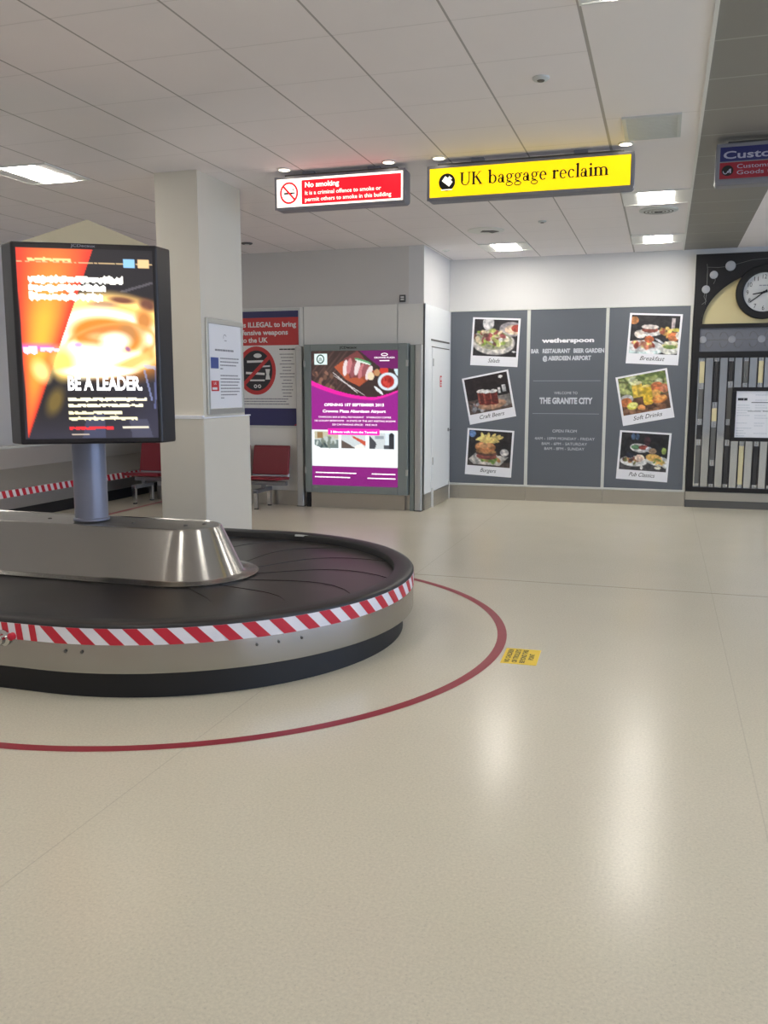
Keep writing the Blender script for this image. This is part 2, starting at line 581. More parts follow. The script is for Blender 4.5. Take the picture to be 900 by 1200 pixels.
# back wall (behind the grey panels), side return wall with the door, alcove wall, left wall, others
struct(B().box(-2.99, XR + .2, YB, YB + .2, 0, ZC).build('wall_back', M['wall']))
struct(B().box(-3.16, -2.96, 11.11, YB, 0, ZC).build('wall_side', M['wall']))
struct(B().box(-6.9, -3.16, 11.11, 11.31, 0, ZC).build('wall_alcove', M['wall_upper']))
struct(B().box(XL - .2, XL, YN, YB + .2, 0, ZC).build('wall_left', M['wall']))
struct(B().box(XL, -6.7, YB, YB + .2, 0, ZC).build('wall_recess', M['wall']))
struct(B().box(-6.9, -6.7, 11.31, YB, 0, ZC).build('wall_recess_side', M['wall']))
struct(B().box(XL - .2, XR + .2, YN - .2, YN, 0, ZC).build('wall_near', M['wall']))
wr = B()
wr.box(XR, XR + .2, YN, YB, 0, 0.9).box(XR, XR + .2, YN, YB, 3.0, ZC)
wr.box(XR, XR + .2, YN, -4.5, 0.9, 3.0).box(XR, XR + .2, 10.5, YB, 0.9, 3.0)
struct(wr.build('wall_right', M['wall']))
wf = B()
for yy in np.arange(-4.5, 10.6, 2.5):
    wf.box(XR + .02, XR + .10, yy - .04, yy + .04, 0.9, 3.0)
wf.box(XR + .02, XR + .10, -4.5, 10.5, 0.9, 0.97).box(XR + .02, XR + .10, -4.5, 10.5, 2.93, 3.0)
struct(wf.build('window_1', M['alu']))

# raised lower wall panels (white laminate up to 2.65 m)
lp = B()
for a, b in ((-6.9, -6.62), (-6.61, -4.605), (-4.595, -3.305), (-3.295, -2.935)):
    lp.box(a, b, 11.08, 11.11, 0.20, 2.65)
struct(lp.build('wall_alcove_panels', M['wall_panel'], bevel=0.003))
struct(B().box(-2.96, -2.93, 11.08, 12.50, 0.21, 2.65).build('wall_side_panels', M['side_panel'], bevel=0.003))
# steel skirtings
sk = B()
for a, b in ((-6.9, -6.2), (-6.195, -4.70), (-4.56, -3.06)):
    sk.box(a, b, 11.07, 11.11, 0.0, 0.20)
struct(sk.build('baseboard_alcove', M['steel_wall']))
struct(B().box(-2.96, -2.925, 11.08, 11.42, 0.0, 0.21).box(-2.96, -2.925, 12.38, 12.49, 0.0, 0.21).build('baseboard_side', M['steel_wall']))
sk = B()
for a, b in ((-2.93, -2.80), (-2.795, -1.82), (-1.815, -0.765), (-0.76, 0.32)):
    sk.box(a, b, 12.49, 12.53, 0.0, 0.195)
struct(sk.build('baseboard_back', M['steel_wall']))
struct(B().box(-2.93, 0.32, 12.475, 12.53, 0.197, 0.225).build('trim_2', M['pale_trim'], bevel=0.003))
struct(B().box(2.62, XR, 12.49, 12.53, 0, .2).build('baseboard_right', M['steel_wall']))
# upright aluminium trims between the grey panels
struct(B().box(-1.845, -1.80, 12.48, 12.53, 0.225, 2.655).build('trim_3', M['pale_trim']))
struct(B().box(-0.785, -0.745, 12.48, 12.53, 0.225, 2.655).build('trim_4', M['pale_trim']))
struct(B().box(0.288, 0.318, 12.48, 12.53, 0.225, 2.655).build('trim_5', M['pale_trim']))
struct(B().box(-2.93, 0.318, 12.47, 12.53, 2.652, 2.664).build('trim_6', M['pale_trim']))

# door in the side wall
dr = B().box(-2.93, -2.916, 11.42, 12.37, 0.21, 2.11).build('door_1', M['side_panel'], bevel=0.003)
struct(dr)
struct(B().box(-2.93, -2.922, 11.405, 12.385, 2.116, 2.128).box(-2.93, -2.924, 11.38, 12.40, 2.20, 2.222).build('door_head_trim', M['dark_grey'], dr))
B().box(-2.93, -2.905, 11.45, 12.35, 0.005, 0.205).build('kick_plate', M['steel_wall'], dr)
B().box(-2.93, -2.90, 11.415, 11.445, 0.0, 0.26).build('corner_guard', M['fitting'], dr)
B().box(-2.93, -2.90, 12.355, 12.38, 0.0, 0.26).build('corner_guard', M['fitting'], dr)
for z in (0.62, 1.92):
    B().box(-2.918, -2.905, 11.425, 11.45, z - .05, z + .05).build('hinge', M['post'], dr, bevel=0.003)
hb = B().lathe([(0.025, 0), (0.025, 0.012)], -2.918, 12.30, 16, axis='x', cz=1.0)
hb.tube([(-2.906, 12.30, 1.0), (-2.87, 12.30, 1.0), (-2.865, 12.29, 1.0), (-2.865, 12.19, 1.0)], 0.009)
hb.build('door_handle', M['chrome'], dr, smooth=40)
t = thing('fire_door_notice', 'small red and white notice stuck on the white side door', 'notice', (-2.915, 11.86, 1.60), rad(90))
B().box(-.045, .045, -.003, 0, 0, .15).build('sheet', M['sticker_red'], t)
B().rect(-.03, .03, .09, .13, -.0045).rect(-.03, .03, .02, .035, -.0045).rect(-.03, .03, .05, .065, -.0045).build('lettering', M['white_print'], t)

# ================================================================== CEILING FITTINGS
def ceiling_light(loc, label):
    t = thing('ceiling_light', label, 'ceiling light', loc, 0, 'square troffer lights in the ceiling')
    B().box(-.303, .303, -.300, -.285, -.012, 0).box(-.303, .303, .285, .300, -.012, 0).box(-.303, -.29, -.285, .285, -.012, 0).box(.29, .303, -.285, .285, -.012, 0).build('frame', M['fitting'], t)
    B().box(-.155, .155, -.285, .285, -.009, -.002).build('diffuser', M['lamp'], t)
    B().add([(-.29, -.285, -.010), (-.155, -.285, -.002), (-.155, .285, -.002), (-.29, .285, -.010)], [(0, 1, 2, 3)]).build('reflector', M['fitting'], t)
    B().add([(.29, -.285, -.010), (.155, -.285, -.002), (.155, .285, -.002), (.29, .285, -.010)], [(0, 1, 2, 3)]).build('reflector', M['fitting'], t)
    return t


cl = ceiling_light((-0.15, 9.02, ZC), 'square ceiling light beyond the yellow sign, larger of the two in the smooth strip')
dup(cl, (-0.15, 11.49, ZC), None, 'square ceiling light nearest the back wall above the right grey panel')
dup(cl, (-2.0, 11.55, ZC), None, 'square ceiling light near the back wall above the left grey panel')
dup(cl, (-5.08, 6.5, ZC), None, 'square ceiling light at the left, above the black advert totem')
dup(cl, (-0.15, 4.18, ZC), None, 'square ceiling light cut by the top edge of the photo')
for x, y in ((-7.24, 6.5), (-2.6, 2.4), (2.4, 2.4), (2.4, -2.4), (-5.08, 1.5), (-0.15, -4.0), (-5.08, -3.5)):  # unseen fill lights, added to brighten the hall and far carousel
    dup(cl, (x, y, ZC), None, 'added unseen square fill light over the hall')


def spot(loc, label):
    t = thing('ceiling_spotlight', label, 'spotlight', loc, 0, 'small round spotlights over the hanging signs')
    B().lathe([(.058, 0), (.06, -.006), (.045, -.010)], n=24, caps=False).build('rim', M['fitting'], t, smooth=40)
    B().lathe([(.045, -.009), (.03, -.013), (.005, -.014)], n=24).build('lens', M['spot'], t, smooth=40)
    return t


s0 = spot((-3.05, 6.98, ZC), 'small round ceiling spotlight above left end of the red sign')
dup(s0, (-2.16, 7.00, ZC), None, 'small round ceiling spotlight above right end of the red sign')
dup(s0, (-1.75, 7.00, ZC), None, 'small round ceiling spotlight above left end of the yellow sign')
dup(s0, (-0.345, 7.02, ZC), None, 'small round ceiling spotlight above right end of the yellow sign')


def round_fitting(name, loc, r, m, label, cat, core=None, slots=False):
    t = thing(name, label, cat, loc)
    B().lathe([(r, 0), (r, -.008), (r * .82, -.016), (r * .1, -.018)], n=32).build('cover', m, t, smooth=40)
    if core:
        b = B()
        if slots:
            for q in (.32, .52, .70):
                b.lathe([(r * q, -.0185 + .002 * q), (r * q + .012, -.0185 + .002 * q)], n=32, caps=False)
            b.box(-r * .2, r * .2, -.02, .02, -.024, -.017)
        else:
            b.lathe([(r * .45, -.017), (r * .4, -.021)], n=24)
        b.build('grille' if slots else 'sensor', core, t, smooth=40)
    return t


round_fitting('ceiling_vent', (-0.13, 9.67, ZC), .19, M['vent'], 'round pale ceiling vent just beyond the larger ceiling light', 'vent', M['dark_grey'], True)
tt = round_fitting('ceiling_speaker', (-2.02, 10.3, ZC), .21, M['fitting'], 'round white ceiling disc with a dark broken patch above the left grey panel', 'ceiling speaker')
B().plan([(-.02, -.09), (.10, -.06), (.15, .01), (.06, .09), (.03, .02), (-.06, .0)], -.022, -.0165).build('dark_patch', M['dark_grey'], tt)
round_fitting('smoke_detector', (-0.755, 5.43, ZC), .05, M['vent'], 'small grey ceiling detector between camera and yellow sign', 'smoke detector', M['dark_grey'])
round_fitting('smoke_detector', (-1.33, 9.92, ZC), .045, M['vent'], 'tiny grey ceiling detector beyond the yellow sign', 'smoke detector', M['dark_grey'])
round_fitting('smoke_detector', (-2.80, 11.6, ZC), .05, M['fitting'], 'tiny pale ceiling detector by the corner above the side door', 'smoke detector', M['vent'])
round_fitting('smoke_detector', (-5.02, 10.3, ZC), .07, M['dark_grey'], 'dark round ceiling detector right of the column top', 'smoke detector', M['vent'])
t = thing('air_grille', 'square grey air grille in the smooth ceiling strip above the yellow sign', 'air grille', (-.155, 6.64, ZC))
B().box(-.19, .19, -.28, -.26, -.012, 0).box(-.19, .19, .26, .28, -.012, 0).box(-.19, -.165, -.26, .26, -.012, 0).box(.165, .19, -.26, .26, -.012, 0).build('frame', M['vent'], t)
b = B().box(-.165, .165, -.26, .26, -.005, 0)
for k in range(17):
    b.box(-.165, .165, -.245 + k * .030, -.227 + k * .030, -.009, -.005)
b.build('louvres', M['vent'], t)

# ================================================================== HANGING SIGNS
def rounded(x0, x1, z0, z1, r, n=5):
    pts = []
    for cx, cz, a0 in ((x1 - r, z1 - r, 0), (x0 + r, z1 - r, 90), (x0 + r, z0 + r, 180), (x1 - r, z0 + r, 270)):
        for k in range(n + 1):
            a = rad(a0 + 90 * k / n)
            pts.append((cx + r * math.cos(a), cz + r * math.sin(a)))
    return pts


def sign_box(name, label, x0, x1, z0, z1, y, depth, border):
    """lit sign; origin at left bottom front"""
    w, h = x1 - x0, z1 - z0
    t = thing(name, label, 'sign', (x0, y, z0))
    B().slab(rounded(0, w, 0, h, .03), .012, depth).build('case', M['sign_frame'], t, bevel=0.004)
    fr = B()
    b_ = border
    fr.box(0.004, w - .004, 0, .014, .004, b_).box(0.004, w - .004, 0, .014, h - b_, h - .004).box(.004, b_, 0, .014, b_, h - b_).box(w - b_, w - .004, 0, .014, b_, h - b_)
    fr.build('frame', M['sign_frame'], t, bevel=0.002)
    for q in (.25, .75):
        B().box(w * q - .05, w * q + .05, depth * .35, depth * .65, h, ZC - z0).build('bracket', M['sign_frame'], t)
    B().box(.08, w - .08, depth * .30, depth * .70, h, h + .018).build('top_rail', M['dark_grey'], t)
    return t, w, h


# --- red no-smoking sign
t, w, h = sign_box('no_smoking_sign', 'lit red and white no smoking sign hanging from the ceiling left of the yellow sign', -3.175, -2.035, 3.06, 3.33, 7.05, .14, .022)
B().box(.022, w - .022, .004, .012, .022, h - .022).build('white_face', M['lit_white'], t)
B().rect(.245, w - .038, .038, h - .040, .0035).build('red_field', M['lit_red'], t)
B().text('No smoking', .275, .575, .172, .042, .0025, bold=0.03).build('lettering', M['lit_white'], t)
B().text('It is a criminal offence to smoke or', .275, .935, .112, .032, .0025, bold=0.015).build('lettering', M['lit_white'], t)
B().text('permit others to smoke in this building', .275, 1.02, .060, .032, .0025, bold=0.015).build('lettering', M['lit_white'], t)
b = B()
b.ring(.132, h / 2, .082, .088, .066, .072, .0025, 0)
b.bar(.132 - .052, h / 2 + .056, .132 + .052, h / 2 - .056, .016, .0022, 0)
b.rect(.085, .17, h / 2 - .010, h / 2 + .004, .003, 1).rect(.172, .182, h / 2 - .010, h / 2 + .004, .003, 1)
b.bar(.176, h / 2 + .012, .165, h / 2 + .035, .006, .003, 1)
b.build('no_smoking_symbol', [M['lit_red'], M['black']], t)

# --- yellow baggage reclaim sign
t, w, h = sign_box('baggage_reclaim_sign', 'long lit yellow UK baggage reclaim sign hanging from the ceiling', -1.862, -0.278, 3.055, 3.325, 7.05, .13, .025)
B().box(.025, w - .028, .004, .012, .028, h - .022).build('yellow_face', M['lit_yellow'], t)


class Serif:
    """small book-face alphabet drawn from strokes; x-height 1, cap height 1.5, stems .22"""
    T, N, S = .27, .12, .085

    def __init__(self, b, x, zb, xh, y, sx=1.0):
        self.b, self.x, self.zb, self.k, self.y, self.sx = b, x, zb, xh, y, sx

    def P(self, x, z):
        return (self.x + x * self.k * self.sx, self.zb + z * self.k)

    def r(self, x0, x1, z0, z1):
        a, c = self.P(x0, z0), self.P(x1, z1)
        self.b.rect(a[0], c[0], a[1], c[1], self.y)

    def poly(self, pts):
        self.b.flat([self.P(*p) for p in pts], self.y)

    def bowl(self, cx, cz, rx, rz, ix, iz, a0=0, a1=360, ox=0):
        c = self.P(cx, cz); k = self.k
        self.b.ring(c[0], c[1], rx * k * self.sx, rz * k, ix * k * self.sx, iz * k, self.y, 0, a0, a1, 28, ox * k * self.sx)

    def stem(self, x, z0, z1, top='l', bot='b', t=None):
        t = t or self.T
        self.r(x, x + t, z0, z1)
        s = self.S
        if bot == 'b':
            self.r(x - .13, x + t + .13, z0, z0 + s)
        if top == 'l':
            self.poly([(x - .15, z1 - .13), (x, z1 - .13 - .05), (x + t, z1 + .04), (x + .03, z1 + .0)])
        elif top == 'b':
            self.r(x - .13, x + t + .13, z1 - s, z1)

    def glyph(self, ch):
        T, N = self.T, self.N
        if ch == 'U':
            self.stem(.15, .45, 1.5, 'b', ''); self.stem(1.12, .45, 1.5, 'b', '', N)
            self.bowl(.675, .47, .527, .50, .36, .40, 180, 360, .02); adv = 1.42
        elif ch == 'K':
            self.stem(.15, 0, 1.5, 'b', 'b')
            self.poly([(.36, .70), (.36, .82), (1.02, 1.46), (1.14, 1.46)])
            self.poly([(.50, .86), (.70, 1.02), (1.34, .04), (1.06, .04)])
            self.r(.86, 1.28, 1.43, 1.5); self.r(.90, 1.44, 0, .07); adv = 1.50
        elif ch == 'b':
            self.stem(.10, .02, 1.6, 'l', ''); self.bowl(.60, .49, .46, .52, .27, .42, ox=-.03); adv = 1.14
        elif ch == 'a':
            self.r(.52, .52 + T, .12, .70); self.bowl(.44, .68, .30, .33, .13, .25, 0, 165)
            self.bowl(.36, .28, .31, .30, .13, .20); self.poly([(.52, .2), (.74, .12), (.92, .06), (.92, .0), (.70, -.03), (.56, .06)])
            self.b.ell(*self.P(.20, .74), .10 * self.k * self.sx, .10 * self.k, self.y); adv = .95
        elif ch == 'g':
            self.bowl(.46, .68, .37, .33, .18, .24); self.bowl(.47, -.20, .44, .27, .33, .16)
            self.poly([(.20, .38), (.34, .42), (.30, .22), (.66, .14), (.66, .02), (.22, .10), (.12, .24)])
            self.poly([(.70, .86), (.80, 1.0), (1.0, 1.0), (1.0, .88), (.86, .88)]); adv = 1.0
        elif ch == 'e':
            self.bowl(.47, .49, .43, .52, .22, .42, 0, 318); self.r(.2, .89, .50, .58); adv = .95
        elif ch == 'c':
            self.bowl(.47, .49, .43, .52, .22, .42, 48, 318)
            self.b.ell(*self.P(.70, .80), .11 * self.k * self.sx, .11 * self.k, self.y); adv = .90
        elif ch == 'r':
            self.stem(.14, 0, 1.0); self.poly([(.36, .72), (.36, .84), (.54, 1.0), (.70, 1.0), (.70, .86), (.56, .86)])
            self.b.ell(*self.P(.68, .88), .12 * self.k * self.sx, .12 * self.k, self.y); adv = .82
        elif ch == 'l':
            self.stem(.14, 0, 1.6); adv = .52
        elif ch == 'i':
            self.stem(.14, 0, 1.0); self.b.ell(*self.P(.25, 1.36), .14 * self.k * self.sx, .14 * self.k, self.y); adv = .52
        elif ch == 'm':
            self.stem(.14, 0, 1.0)
            for q in (.36, .98):
                self.bowl(q + .20, .66, .42, .36, .20, .26, 0, 150, 0); self.stem(q + .40, 0, .68, '')
            adv = 1.75
        else:
            adv = .52
        self.x += (adv + .03) * self.k * self.sx


b = B()
se = Serif(b, .268, .107, .064, .0025, 1.0)
for ch in 'UK baggage reclaim':
    se.glyph(ch)
want = 1.400 - .268
got = se.x - .268
b.v = [(.268 + (p[0] - .268) * want / got, p[1], p[2]) for p in b.v]
b.build('lettering', M['black'], t)
b = B()
b.ell(.165, .138, .066, .066, .003, 0)
c0 = (.168, .143)
rot = lambda x, z: (c0[0] + x * math.cos(rad(-38)) - z * math.sin(rad(-38)), c0[1] + x * math.sin(rad(-38)) + z * math.cos(rad(-38)))
b.flat([rot(*p) for p in ((-.038, -.022), (.036, -.022), (.036, .022), (-.038, .022))], .0022, 1)
b.flat([rot(*p) for p in ((-.012, .026), (.016, .026), (.016, .040), (-.012, .040))], .0022, 1)
b.rect(.118, .208, .078, .084, .0022, 1)
b.build('suitcase_symbol', [M['black'], M['lit_white']], t)

# --- customs sign (runs out of the photo)
t, w, h = sign_box('customs_sign', 'unlit blue and red customs sign hanging under the grey ceiling at the right edge', .285, 1.95, 3.035, 3.325, 7.05, .13, .028)
B().box(.028, w - .028, .004, .012, .163, h - .022).build('blue_face', M['customs_blue'], t)
B().box(.028, w - .028, .004, .012, .045, .156).build('red_face', M['customs_red'], t)
B().box(.028, w - .028, .002, .012, .156, .163).build('divider', M['sign_frame'], t)
b = B().text('Customs', .050, .52, .182, .052, .0025, bold=0.02)
b.build('lettering', M['customs_white'], t)
B().text('Customs', .145, .36, .112, .028, .0025).build('lettering', M['customs_white'], t)
B().text('Goods to declare', .145, .62, .070, .028, .0025).build('lettering', M['customs_white'], t)
b = B().ell(.082, .10, .040, .036, .003, 0)
b.ring(.068, .098, .018, .022, .012, .016, .0022, 1, 180, 360).rect(.096, .106, .082, .112, .0022, 1).bar(.086, .085, .096, .108, .008, .0022, 1)
b.build('customs_symbol', [M['black'], M['customs_white']], t)

# ================================================================== BACK WALL PANELS
RNG = random.Random(3)


def salad(p):
    p.ell(.32, .10, .13, .20, (206, 202, 204)).ell(.85, .25, .27, .2, (170, 160, 165)).ell(.9, .26, .2, .13, (224, 190, 160)).ell(.97, .22, .12, .1, (176, 62, 48))
    p.ell(.45, .62, .50, .34, (196, 190, 186), 4).ell(.45, .56, .44, .26, (150, 150, 120), 4)
    p.blobs(60, .40, .50, .40, .20, .07, [(150, 178, 70), (196, 206, 100), (120, 150, 50), (226, 214, 180), (210, 190, 150), (160, 70, 70), (228, 226, 220), (110, 70, 60)])
    p.ell(.94, .86, .05, .02, (220, 220, 220))


def beers(p):
    p.box(0, 1, .62, 1, (92, 74, 66)).blobs(26, .2, .8, .22, .15, .06, [(150, 150, 156), (120, 90, 84), (96, 96, 104), (60, 52, 50)])
    p.ell(.83, .75, .25, .18, (126, 120, 116)).box(.72, .95, .3, .62, (26, 22, 24)).box(.84, .92, .34, .52, (196, 196, 198)).box(.73, .79, .38, .54, (190, 190, 192))
    p.ell(.84, .1, .05, .04, (214, 210, 206)).ell(.55, .82, .33, .13, (176, 128, 98))
    for x, y in ((.34, .52), (.47, .56), (.62, .58)):
        p.box(x - .09, x + .09, y - .13, y + .22, (112, 34, 28)).ell(x, y + .22, .09, .04, (112, 34, 28)).ell(x, y - .12, .1, .05, (228, 224, 218)).box(x - .09, x - .05, y - .08, y + .2, (160, 70, 56))


def burger(p):
    p.ell(.08, .1, .08, .10, (92, 132, 190)).box(0, 1, .85, 1, (72, 60, 56)).ell(.85, .58, .1, .1, (204, 200, 196))
    p.poly([(.02, .82), (.2, .62), (.95, .70), (.76, .96), (.14, .96)], (186, 180, 172)).poly([(.08, .82), (.22, .67), (.86, .72), (.72, .91), (.18, .91)], (206, 200, 192))
    p.blobs(16, .48, .80, .26, .06, .07, [(110, 150, 60), (150, 170, 80), (200, 130, 70)])
    p.ell(.44, .72, .24, .09, (150, 74, 66)).ell(.44, .64, .25, .07, (96, 60, 50)).ell(.42, .58, .24, .06, (170, 120, 70))
    p.ell(.40, .46, .24, .15, (190, 118, 66)).ell(.38, .41, .18, .08, (216, 152, 96), soft=.6)
    for x, r_ in ((.34, -20), (.44, 8), (.54, 30), (.62, 48), (.30, 60), (.66, 70)):
        p.ell(x, .2, .045, .16, (232, 204, 110), r_)
    p.ell(.48, .28, .24, .06, (226, 196, 104))


def breakfast(p):
    p.ell(.06, .14, .09, .10, (206, 128, 66)).box(.84, .90, .06, .36, (190, 176, 176)).ell(.40, .44, .24, .10, (222, 220, 218)).ell(.4, .38, .17, .07, (150, 70, 56)).ell(.4, .30, .18, .06, (224, 214, 206)).ell(.2, .5, .12, .1, (216, 206, 196), 30)
    p.ell(.28, .88, .45, .16, (200, 222, 222)).ell(.28, .80, .42, .15, (226, 226, 226)).blobs(22, .25, .76, .25, .07, .07, [(206, 120, 90), (236, 214, 120), (226, 140, 110), (160, 60, 44), (240, 236, 226)])
    p.ell(.40, .62, .10, .09, (214, 100, 50)).blobs(12, .75, .42, .12, .1, .06, [(220, 160, 70), (190, 90, 60), (240, 200, 100)]).ell(.90, .54, .12, .12, (208, 112, 60)).ell(1., .5, .06, .1, (226, 214, 200)).ell(.95, .36, .1, .05, (216, 200, 80))
    p.ell(.85, .84, .22, .16, (216, 216, 206)).ell(.85, .76, .17, .1, (216, 206, 130)).ell(.84, .8, .14, .05, (120, 150, 70)).ell(.86, .7, .15, .05, (238, 226, 190))
    p.ell(.62, .66, .12, .025, (190, 194, 204), 35)


def softdrinks(p):
    p.blobs(60, .5, .2, .6, .28, .12, [(150, 166, 84), (116, 140, 60), (180, 190, 110), (96, 116, 56), (206, 214, 170)])
    p.box(0, 1, .60, 1, (112, 74, 52)).blobs(20, .5, .9, .5, .12, .08, [(140, 90, 60), (90, 58, 44), (160, 110, 80)])
    p.ell(.12, .58, .14, .12, (200, 196, 200)).ell(.10, .66, .12, .12, (224, 120, 60)).ell(.78, .40, .14, .14, (216, 110, 60)).ell(.72, .55, .12, .1, (236, 170, 80)).ell(.93, .46, .09, .12, (206, 120, 84))
    p.box(.26, .48, .20, .58, (240, 196, 60)).ell(.37, .20, .12, .05, (230, 222, 160)).box(.30, .40, .10, .2, (206, 210, 150))
    p.box(.46, .66, .32, .78, (246, 200, 40)).ell(.56, .78, .10, .04, (236, 180, 40)).ell(.56, .32, .10, .035, (250, 216, 110))
    p.ell(.80, .72, .16, .10, (232, 130, 50), -5).ell(.81, .69, .14, .07, (240, 150, 70), -5).ell(.22, .78, .12, .10, (206, 200, 70), -10).ell(.24, .76, .09, .07, (232, 230, 120)).ell(.40, .86, .09, .07, (236, 150, 80), 30)


def pub(p):
    p.blobs(20, .4, .2, .5, .2, .12, [(30, 32, 40), (44, 42, 46), (24, 24, 28)]).ell(.25, .10, .04, .09, (66, 92, 130)).ell(.34, .10, .04, .09, (66, 92, 130)).ell(.55, .22, .07, .14, (70, 40, 50))
    p.box(0, 1, .72, 1, (72, 70, 72)).ell(.40, .40, .20, .12, (216, 216, 214), 8).ell(.32, .38, .1, .06, (90, 140, 96)).ell(.48, .38, .10, .06, (150, 60, 50)).ell(.60, .42, .07, .07, (206, 206, 216)).ell(.68, .46, .08, .08, (176, 140, 106)).ell(.92, .44, .05, .09, (150, 170, 76))
    p.ell(.30, .76, .29, .14, (222, 222, 218)).blobs(18, .28, .74, .2, .07, .05, [(196, 130, 70), (120, 120, 60), (206, 150, 110), (110, 70, 60)]).ell(.42, .66, .1, .09, (220, 190, 170)).ell(.21, .60, .09, .08, (44, 46, 64))
    p.ell(.82, .72, .27, .13, (206, 206, 200), 8).ell(.72, .64, .17, .10, (226, 176, 80), 10).blobs(14, .85, .74, .14, .05, .05, [(226, 190, 100), (120, 150, 60), (220, 170, 80)]).ell(.82, .90, .07, .04, (222, 216, 190)).ell(.48, .92, .03, .05, (200, 200, 196)).ell(.98, .86, .06, .04, (210, 210, 206))


def polaroid(parent, x, z, ang, fn, base, caption, cw):
    W, H = .672, .664
    o = B().slab([(-W / 2, -H / 2), (W / 2, -H / 2), (W / 2, H / 2), (-W / 2, H / 2)], -.002, 0).build('instant_photo', M['white_print'], parent)
    o.location = (x, -.0205, z); o.rotation_euler = (0, -rad(ang), 0)
    o['label'] = 'tilted white bordered print of %s' % caption.lower()
    p = Paint(70, 58, base); fn(p); p.c = p.c * .8 + p.c.mean(-1, keepdims=True) * .2; p.mottle(13, .22); p.grain(.03)
    pic = p.build('picture', M['picture'], o, -W / 2 + .028, W / 2 - .028, -H / 2 + .135, H / 2 - .024, -.0032)
    c = B().text(caption, -cw / 2, cw / 2, -H / 2 + .05, .055, -.0032, bold=0.0, shear=.35)
    c.build('caption', M['dark_ink'], o)


def wall_panel(x0, x1, label):
    t = thing('grey_wall_panel', label, 'wall panel', ((x0 + x1) / 2, 12.50, 0), 0, 'dark grey advert panels on the back wall')
    w = x1 - x0
    B().box(-w / 2, w / 2, -.02, .03, .226, 2.651).build('board', M['grey_panel'], t)
    return t


t = wall_panel(-2.925, -1.846, 'dark grey wall panel with instant photos of salads, craft beers and burgers')
ox = (-2.925 - 1.846) / 2
polaroid(t, -2.288 - ox, 2.222, -2.9, salad, (42, 38, 42), 'Salads', .17)
polaroid(t, -2.365 - ox, 1.454, 11.0, beers, (40, 30, 32), 'Craft Beers', .36)
polaroid(t, -2.346 - ox, 0.670, -2.9, burger, (42, 38, 40), 'Burgers', .23)
t = wall_panel(-0.744, 0.287, 'dark grey wall panel with instant photos of breakfast, soft drinks and pub classics')
ox = (-0.744 + .287) / 2
polaroid(t, -0.159 - ox, 2.229, -2.9, breakfast, (48, 46, 50), 'Breakfast', .32)
polaroid(t, -0.246 - ox, 1.461, 10.7, softdrinks, (96, 100, 56), 'Soft Drinks', .38)
polaroid(t, -0.232 - ox, 0.669, -2.8, pub, (38, 38, 42), 'Pub Classics', .34)

t = wall_panel(-1.799, -0.786, 'middle dark grey wall panel with white bar name and opening hours')
ox = (-1.799 - .786) / 2
b = B()
Y = -.0215
b.text('wetherspoon', -1.640 - ox, -.935 - ox, 2.205, .062, Y, bold=0.05)
b.build('bar_name', M['white_print'], t)
B().text('BAR', -1.783 - ox, -1.675 - ox, 2.063, .060, Y, bold=.045).build('lettering', M['grey_print'], t)
B().text('RESTAURANT', -1.625 - ox, -1.250 - ox, 2.063, .060, Y, bold=.045).build('lettering', M['grey_print'], t)
B().text('BEER GARDEN', -1.205 - ox, -.797 - ox, 2.063, .060, Y, bold=.045).build('lettering', M['grey_print'], t)
B().text('@ ABERDEEN AIRPORT', -1.622 - ox, -.968 - ox, 1.964, .062, Y, bold=.045).build('lettering', M['grey_print'], t)
B().text('WELCOME TO', -1.452 - ox, -1.135 - ox, 1.500, .034, Y).build('lettering', M['grey_print'], t)
B().text('THE GRANITE CITY', -1.652 - ox, -.930 - ox, 1.372, .088, Y, bold=.05).build('lettering', M['grey_print'], t)
B().text('OPEN FROM', -1.462 - ox, -1.130 - ox, .972, .040, Y).build('lettering', M['grey_print'], t)
B().text('4AM - 10PM MONDAY - FRIDAY', -1.706 - ox, -.884 - ox, .868, .038, Y).build('lettering', M['grey_print'], t)
B().text('8AM - 6PM - SATURDAY', -1.608 - ox, -.986 - ox, .796, .038, Y).build('lettering', M['grey_print'], t)
B().text('8AM - 8PM - SUNDAY', -1.570 - ox, -1.020 - ox, .728, .038, Y).build('lettering', M['grey_print'], t)
B().rect(-1.745 - ox, -.832 - ox, 1.680, 1.687, Y).build('thin_rule', M['line_print'], t)
B().rect(-1.746 - ox, -.838 - ox, 1.229, 1.236, Y).build('thin_rule', M['line_print'], t)

# ================================================================== DECORATIVE CLOCK SCREEN (right)
SX0, SX1 = .325, 2.60
t = thing('decorative_screen', 'black framed decorative wall screen with cream arch and rows of glass strips', 'screen', (0, 12.52, 0))
ACX, ARX, ARZ, AZ0 = 1.46, 1.04, .71, 2.41
f = B()
